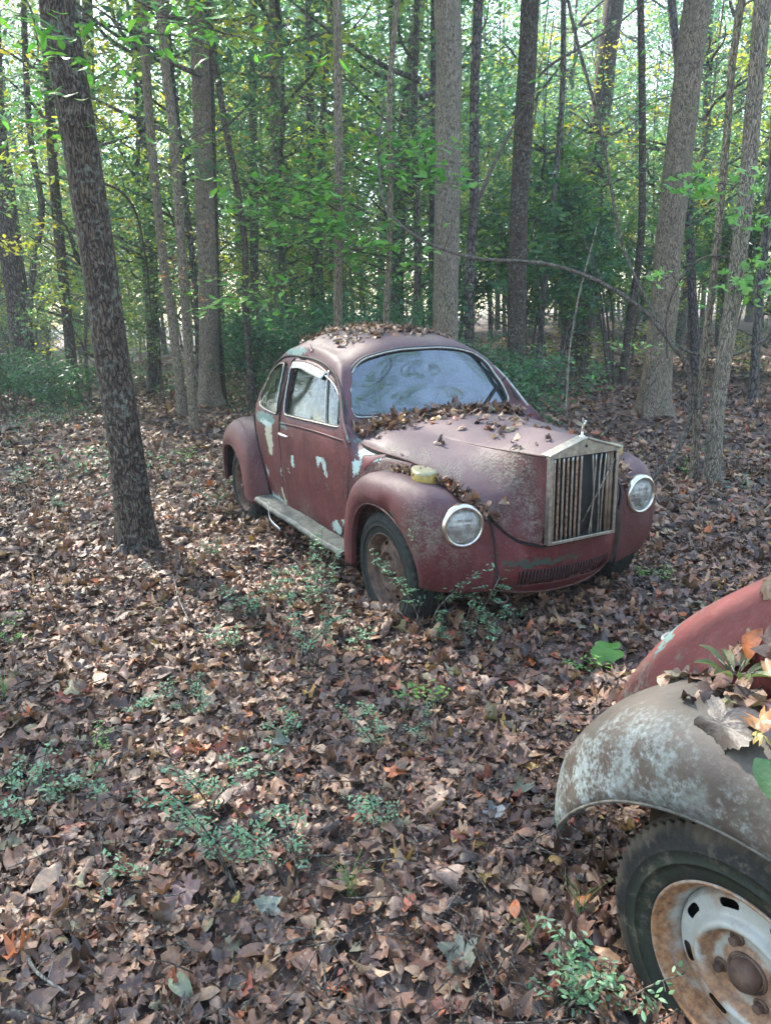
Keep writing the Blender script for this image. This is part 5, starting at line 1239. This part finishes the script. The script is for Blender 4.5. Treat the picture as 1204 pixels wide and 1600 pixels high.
branch('crooked vine dropping in front of the left background stems', wpath([(158,285,5.6),(190,300,5.7),(215,340,6.5),(230,420,8),(240,520,9.5),(262,650,10.5)]), .010, .008, twig_mat, name='crooked_vine')
branch('pale fallen log on the ground at the left edge', [gpt(-40,676),gpt(20,668),gpt(85,656)], .055, .035, twig_pale, name='fallen_log', cat='log')
branch('greyish log lying right of the pale log', [gpt(78,672),gpt(110,664),gpt(140,668)], .045, .025, twig_pale, name='fallen_log', cat='log')
GB = [([(270,665),(320,656),(360,660),(352,690)],.016,.008,'curled pale stick near the rear fender'),([(0,888),(60,886),(110,893),(170,902)],.014,.008,'dark stick left of the leaning tree foot'),
 ([(100,925),(150,905),(175,880),(190,850)],.006,.003,'thin upcurving twig beside the leaning tree foot'),([(0,1278),(60,1282),(110,1296),(180,1306)],.007,.004,'grey stick in the left foreground'),
 ([(60,1232),(140,1220),(200,1208),(240,1190)],.010,.005,'dark stick above the grey one in the left foreground'),([(45,1500),(60,1540),(110,1570)],.005,.003,'forked pale twig in the lower left corner'),
 ([(420,1498),(480,1488),(540,1470),(555,1440)],.005,.003,'thin stick below the centre privet tuft'),([(440,1320),(470,1355),(560,1350)],.004,.003,'twig beside the centre tuft'),
 ([(870,990),(905,984),(935,978)],.028,.016,'short broken grey log before the apron'),([(1060,922),(1100,932),(1140,938)],.012,.006,'stick lying behind the near car tail'),
 ([(640,1118),(700,1108),(735,1115)],.005,.002,'dark twig right of the centre foreground'),([(890,640),(960,630),(1000,612)],.013,.006,'pale stick on the ground behind the grille'),
 ([(440,870),(500,905),(545,915)],.005,.003,'twig beside the running board'),([(400,700),(345,735),(335,790)],.007,.004,'twig lying by the rear wheel'),([(1010,1390),(980,1330),(960,1310)],.004,.002,'twig under the near fender tip'),
 ([(660,1490),(700,1440),(730,1425)],.006,.004,'short stick in the lower middle'),([(270,900),(282,950),(300,985)],.005,.003,'pale twig standing right of the leaning tree')]
for P_, a, b, lb in GB:
    branch(lb+', lying on the leaves', [gpt(*q)+Vector((0,0,.03+.015*(i%2))) for i, q in enumerate(P_)], a, b, twig_mat if 'pale' not in lb else twig_pale, cat='stick', name='fallen_stick', group='sticks in the leaf litter', twigs=((.5,.05,.03,.03,b*.6),(.75,-.04,.03,.02,b*.5)))

# leafy sprays in mid air: broad fresh leaves on saplings behind the roof and at the top left and right
def spray(label, pts, r, n, leaf, pal, T=T_OVAL, droop=.3, seed=0, spread=.25, cat='branch', name='leafy_branch'):
    rng = np.random.RandomState(seed); P = crm(np.array([tuple(p) for p in pts]), 6); o0 = P[0].copy(); P = P-o0; st = MB(); st.tube(P, np.linspace(r, r*.3, len(P)), 6)
    L, N, Sz = [], [], []
    for i in range(n):
        q = P[int((.15+.85*rng.rand())*(len(P)-1))]; d = rng.randn(3)*spread; d[2] = d[2]*.35-.05; e = q+d
        st.tube([q, q+d*.5+[0,0,.02], e], [r*.3,r*.22,r*.12], 4)
        for j in range(rng.randint(2,5)):
            L.append(e+rng.randn(3)*leaf*.7*np.array([1,1,.4])); N.append([rng.randn()*.4, rng.randn()*.4-.2, 1]); Sz.append(leaf*(.6+.7*rng.rand()))
    m_ = len(L); c = pal[rng.randint(len(pal), size=m_)]*(.8+.4*rng.rand(m_,1))
    V, F, C = batch(T, np.array(L), np.array(N), np.array(Sz), .4, c, rng, .02)
    root = empty(name, o0, 0, label, cat); st.build('twigs', twig_mat, root); link('foliage', leafmesh('foliage', V, F, C, green_mat), root)
FRESH = np.array([(.11,.29,.045),(.15,.36,.055),(.08,.23,.04),(.20,.40,.06)])
spray('broad leaved green branch left of the slim trunk behind the roof', wpath([(528,330,9.3),(480,300,9.1),(430,290,9.0),(385,285,8.9)]), .010, 70, .15, FRESH, seed=1, spread=.36)
spray('lower green branch hanging left of the slim trunk', wpath([(528,350,9.3),(480,345,9.2),(440,330,9.1),(408,310,9.0)]), .008, 50, .14, FRESH, seed=2, spread=.34)
spray('green branch between the slim trunk and the sapling stem', wpath([(605,300,9),(590,250,9),(600,215,9),(625,205,9)]), .008, 44, .15, FRESH, seed=3, spread=.3)
spray('green branch drooping right of the sapling stem', wpath([(605,260,9),(640,250,8.9),(665,270,8.9),(690,290,8.8)]), .008, 40, .15, FRESH, seed=4, spread=.3)
spray('low green branch just above the car roof', wpath([(605,400,9),(570,395,8.9),(540,380,8.9),(575,340,8.9)]), .008, 54, .14, FRESH, seed=5, spread=.4)
spray('sprig of leaves right above the rear of the roof', wpath([(400,500,8.4),(400,470,8.2),(385,450,8.2),(420,440,8.2)]), .006, 34, .12, FRESH, seed=6, spread=.3)
spray('hanging chestnut leaves at the top left beside the leaning tree', wpath([(20,-40,4.2),(50,20,4.2),(60,80,4.2),(50,110,4.2)]), .006, 26, .10, FRESH, T_SLIM, seed=7, spread=.22)
spray('spray of long leaves over the top of the paired stems', wpath([(150,-40,4.6),(230,10,4.6),(310,40,4.6),(380,60,4.6)]), .007, 34, .11, FRESH, T_SLIM, seed=8, spread=.22)
spray('leafy twigs hanging left of the leaning trunk', wpath([(130,190,5.2),(90,180,5.2),(50,190,5.2),(20,220,5.2)]), .006, 26, .10, FRESH, T_SLIM, seed=9, spread=.25)
spray('yellow-green leaves lit up between the paired stems', wpath([(330,190,9.6),(290,220,9.6),(270,260,9.6),(250,300,9.6)]), .006, 34, .08, np.vstack([YEL[[0,2]], LIME]), seed=10, spread=.35)
spray('orange and yellow leaves low on the paired stems', wpath([(300,330,9.8),(270,400,9.8),(290,450,9.8),(320,430,9.8)]), .006, 30, .08, np.vstack([YEL, np.array([(.5,.16,.05)])]), seed=11, spread=.35)
spray('yellow leaf spray high left of the pale trunk', wpath([(640,190,13),(665,180,13),(690,200,13),(730,205,13)]), .008, 34, .10, np.vstack([YEL[[0,2]], LIME]), seed=12, spread=.35)
spray('bright maple leaves in front of the flared right trunk', wpath([(1150,290,6.0),(1110,285,6.0),(1085,290,6.0),(1040,270,6.0)]), .005, 12, .10, LIME*1.2, T_MAPLE, seed=13, spread=.14)
spray('bright maple leaves at the right edge', wpath([(1215,330,6.0),(1190,330,6.0),(1170,420,6.0),(1150,440,6.0)]), .005, 18, .10, LIME*1.2, T_MAPLE, seed=14, spread=.20)
spray('few lime leaves hanging over the middle of the right trunk', wpath([(1060,440,6.4),(1045,425,6.4),(1035,405,6.4)]), .004, 4, .09, LIME*1.2, T_MAPLE, seed=15, spread=.08)
spray('lime leaves before the vine right of centre', wpath([(1000,560,9),(960,545,9),(930,540,9),(900,560,9)]), .005, 14, .08, LIME, seed=16, spread=.25)
spray('leafy twig right of the smooth grey trunk', wpath([(1215,420,6.5),(1190,430,6.5),(1170,470,6.5)]), .005, 16, .09, LIME, seed=17, spread=.2)
for i, (px, py) in enumerate([(330,190),(500,130),(590,90),(700,150),(860,120),(960,230),(1020,150),(1130,60)]):
    spray('wispy high twigs, number ' if 0 else ['wispy leaf spray right of the flared left trunk','wispy leaf spray above the flaking far trunk','wispy leaf spray over the sapling stem','wispy leaf spray crossing the pale trunk','wispy leaf spray beside the slender leaning stem','wispy leaf spray above the tallest shrub','wispy leaf spray left of the flared right trunk','wispy leaf spray near the top right corner'][i],
     wpath([(px-60,py+50,11+i%3),(px-20,py+20,11+i%3),(px+25,py,11+i%3),(px+70,py-10,11+i%3)]), .008, 30, .09, np.vstack([FRESH, LIME]), seed=30+i, spread=.45)

# leaves lying on the cars: drop them on the real surfaces
def car_bvh(root, names):
    Vs, Fs, n = [], [], 0; RM = Matrix.LocRotScale(root.location, root.rotation_euler, None)
    for ch in root.children:
        if ch.type == 'MESH' and ch.name.split('.')[0] in names:
            me = ch.data; Vs += [RM @ v.co for v in me.vertices]; Fs += [[i+n for i in p.vertices] for p in me.polygons]; n += len(me.vertices)
            for c in ch.children:
                if c.name.split('.')[0] == 'windscreen': pass
    return BVHTree.FromPolygons(Vs, Fs), RM
def drop(bvh, RM, pts, layers=1, jit=.0, rng=R_):
    P, N = [], []
    for x, y, lift in pts:
        q = RM @ Vector((x, y, 3)); h = bvh.ray_cast(q, Vector((0,0,-1)))
        if h[0] is None: continue
        n = h[1] if h[1].z > 0 else -h[1]
        if n.z < .25: continue
        P.append(np.array(h[0])+np.array(n)*(.006+lift)); N.append(np.array(n)+rng.randn(3)*jit)
    return np.array(P), np.array(N)
bvh1, RM1 = car_bvh(c1, ('body','hood','front_fender','rear_fender','windscreen','door'))
rng = np.random.RandomState(31)
def pile(label, car_pts, size, name, bv=bvh1, RM=RM1, jit=.3, curl=.7, kinds=(.45,.3,.25), cat='fallen leaves'):
    P, N = drop(bv, RM, car_pts, jit=jit, rng=rng); n = len(P)
    V, F, C = scatter_dead(P, N, size[0]+(size[1]-size[0])*rng.rand(n), rng, kinds, curl, .07)
    o0 = P.mean(0); o = link(name, leafmesh(name, V-o0, F, C, litter_mat, True)); o.location = o0; tag(o, label, cat, kind='stuff')
pts = [(-1.05-.85*rng.rand()**.8, rng.randn()*.22+.06, abs(rng.randn())*.012) for _ in range(330)]
pts += [(-1.0-.25*rng.rand(), (rng.rand()*2-1)*.42, .002) for _ in range(40)]
pile('dead leaves scattered over the car roof', pts, (.03,.085), 'roof_leaves')
pts = []
for _ in range(520):
    y = (rng.rand()*2-1)*.58; x = -.655+.07*abs(rng.randn())*(1.5 if y < .1 else .8); pts.append((x, y, abs(rng.randn())*.022))
pile('heap of curled brown leaves along the foot of the windscreen', pts, (.035,.10), 'cowl_leaves', jit=.38, curl=.8)
pts = [(-.15+.30*rng.randn()*.6, .05+rng.randn()*.10, .004) for _ in range(22)]+[(.15+.15*rng.randn(), -.10+rng.randn()*.06, .003) for _ in range(16)]+[(-.50+.12*rng.rand(), -.30+rng.randn()*.1, .004) for _ in range(14)]+[(-.6+1.1*rng.rand(), rng.randn()*.3, .002) for _ in range(26)]
pile('a few dry leaves lying loose on the hood', pts, (.02,.075), 'hood_leaves', jit=.35)
sv = patch(np.array(HOOD), 8, 1)[:, -1]; pts = []
for _ in range(260):
    t = rng.rand()*.98; i = int((.32+.62*t)*(len(sv)-1)); q = sv[i]; pts.append((q[0]+.02*rng.randn()-.02, -(q[1]+.035+.03*abs(rng.randn())), abs(rng.randn())*.014))
pile('brown leaves caught in the valley between hood and front fender', pts, (.03,.075), 'valley_leaves', jit=.35, curl=.8)
pts = [(q[0]+.02*rng.randn()-.02, (q[1]+.035+.03*abs(rng.randn())), abs(rng.randn())*.014) for q in sv[20:] for _ in range(3)]
pile('brown leaves caught along the far fender valley', pts, (.03,.075), 'valley_leaves', jit=.35, curl=.8)

bvh2, RM2 = car_bvh(c2, ('body','hood','front_fender','rear_fender'))
def one_leaf(label, car, x, y, size, col, T, N0=None, lift=.012, curl=.8, seed=0, cat='leaf', bv=bvh2, RM=RM2, m=litter_mat, crum=.07):
    rg = np.random.RandomState(seed); P, N = drop(bv, RM, [(x, y, lift)], jit=.2, rng=rg)
    if not len(P): return
    V, F, C = batch(T, P, N, np.array([size]), curl, np.array([col]), rg, crum)
    o = link(name_of(label), leafmesh('leaf', V-P[0], F, C, m, True)); o.location = P[0]; tag(o, label, cat, 'large leaves on the near fender')
def name_of(l): return 'green_leaf' if 'green' in l else 'dry_leaf'
BIGL = tmpl_lobed(60,5,.42); BIGO = tmpl_oval(10,.26)
one_leaf('large grey-brown lobed leaf lying flat on the near fender, nearest the tip', c2, -2.50, -.70, .15, (.075,.06,.05), BIGL, seed=2, curl=.3, crum=.05)
one_leaf('big crumpled grey leaf behind the flat one on the fender', c2, -2.46, -.56, .15, (.07,.055,.048), BIGL, seed=3, lift=.025, curl=.6)
one_leaf('orange-tan leaf in the middle of the fender pile', c2, -2.43, -.68, .075, (.42,.20,.085), T_MAPLE, seed=4, lift=.035)
one_leaf('small yellow leaf scrap beside the orange-tan leaf', c2, -2.41, -.70, .05, (.38,.27,.07), T_OAK, seed=5, lift=.03)
one_leaf('broad shiny green leaf at the lower edge of the pile', c2, -2.35, -.745, .12, (.05,.13,.045), BIGO, seed=6, lift=.035, m=green_mat, curl=.3, crum=.02)
one_leaf('dark brown curled leaf under the green one', c2, -2.35, -.68, .16, (.14,.11,.095), BIGL, seed=7, lift=.015, curl=.4)
one_leaf('tan leaf curled against the red body above the fender', c2, -2.42, -.40, .12, (.28,.17,.10), BIGL, seed=8, lift=.015, curl=.5)
one_leaf('pale curled leaf resting on the red tail', c2, -2.62, -.33, .10, (.26,.17,.11), T_MAPLE, seed=9, lift=.012, curl=.5)
one_leaf('dark orange leaf high on the red tail', c2, -2.50, -.15, .09, (.30,.17,.10), T_MAPLE, seed=10, lift=.012, curl=.5)
pts = [(-2.62+.25*rng.rand(), -.46-.20*rng.rand(), abs(rng.randn())*.010) for _ in range(70)]+[(-2.36+.22*rng.rand(), -.46-.26*rng.rand(), abs(rng.randn())*.014) for _ in range(120)]+[(-2.75+.25*rng.rand(), -.50-.03*rng.rand(), .006) for _ in range(14)]
pile('pile of mixed dead leaves in the hollow of the near fender', pts, (.035,.095), 'fender_leaves', bvh2, RM2, jit=.28, curl=.6)
# olive whorl of leaves on the near fender
P, N = drop(bvh2, RM2, [(-2.56,-.55,.03)], rng=rng)
rg = np.random.RandomState(5); Ls = []; Ns = []; b = MB()
for i in range(9):
    a = i*.75; d = np.array([math.cos(a)*.055, math.sin(a)*.055, .012+.02*rg.rand()]); Ls.append(d); Ns.append([math.cos(a)*.4, math.sin(a)*.4, 1]); b.tube([(0,0,0), tuple(d)], .0015, 4)
root = empty('leaf_sprig', P[0], 0, 'sprig of olive green narrow leaves lying on the near fender', 'sprig')
V = []; F = []; off = 0
for d, nn in zip(Ls, Ns):
    h = d/np.linalg.norm(d); sd = np.cross(h, [0,0,1]); sd /= np.linalg.norm(sd); T2, F0 = T_SLIM
    ln = .078; vv = d+ln*(T2[:,:1]*h+T2[:,1:]*sd*1.0+np.array([0,0,1])*(np.abs(T2[:,1:])*.8-.5*T2[:,:1]**2)); V.append(vv); F.append(F0+off); off += len(vv)
V = np.vstack(V); F = np.vstack(F); link('leaves', leafmesh('leaves', V, F, np.tile(np.array([[.13,.155,.06]]), (len(V),1))*(.8+.4*rg.rand(len(V),1)), green_mat), root); b.build('stem', twig_pale, root)
x, y, z = sp(950,1035)
V, F, C = batch(tmpl_lobed(60,5,.25), np.array([[0,0,.05]]), np.array([[-.3,-.5,1.]]), np.array([.15]), .3, np.array([[.13,.30,.05]]), np.random.RandomState(4), .03)
o = link('green_leaf', leafmesh('green_leaf', V, F, C, green_mat, True)); o.location = (x,y,z); tag(o, 'single large fresh green leaf on the ground beyond the near fender', 'leaf')
for i, (px, py, sz, col, T, lb) in enumerate([(282,1560,.12,(.30,.31,.18),BIGO,'long olive leaf standing up in the lower left foreground'),(1080 if 0 else 770,1290,.10,(.24,.25,.25),T_MAPLE,'silvery leaf lying right of the foreground centre'),(440,1178,.11,(.20,.22,.16),BIGL,'large grey-green leaf in the middle foreground'),
  (700,1385,.13,(.42,.27,.21),BIGL,'pinkish tan lobed leaf in the right foreground'),(280,1190,.07,(.50,.17,.11),T_MAPLE,'bright red-orange leaf left of centre'),(720,1510,.14,(.30,.30,.22),BIGL,'greyish lobed leaf near the bottom right of centre'),
  (815,1245,.11,(.36,.36,.24),BIGL,'yellowish green leaf left of the near fender tip'),(75,1395,.14,(.50,.33,.22),BIGO,'broad tan leaf at the lower left'),(290,1410,.14,(.20,.10,.10),BIGL,'dark wine-red lobed leaf below the tall seedling'),(420,1440,.11,(.32,.34,.26),BIGL,'pale grey-green leaf below the centre tuft'),
  (1010 if 0 else 845,1430,.12,(.34,.18,.10),BIGO,'curled chestnut leaf left of the near wheel'),(15,1340,.10,(.16,.15,.07),BIGO,'dark olive leaf at the left edge'),(370,1425,.05,(.55,.38,.06),BIGO,'small yellow leaf near the centre tuft'),(175,1052,.06,(.5,.15,.07),T_MAPLE,'orange-red leaf in the left middle ground')]):
    x, y, z = sp(px, py); rg = np.random.RandomState(60+i)
    V, F, C = batch(T, np.array([[0,0,.04]]), np.array([[rg.randn()*.3,-.3,1.]]), np.array([sz*.8]), .6, np.array([col])*.75, rg, .08)
    o = link('fallen_leaf', leafmesh('fallen_leaf', V, F, C, litter_mat, True)); o.location = (x,y,z); tag(o, lb, 'leaf', 'large single leaves in the litter')
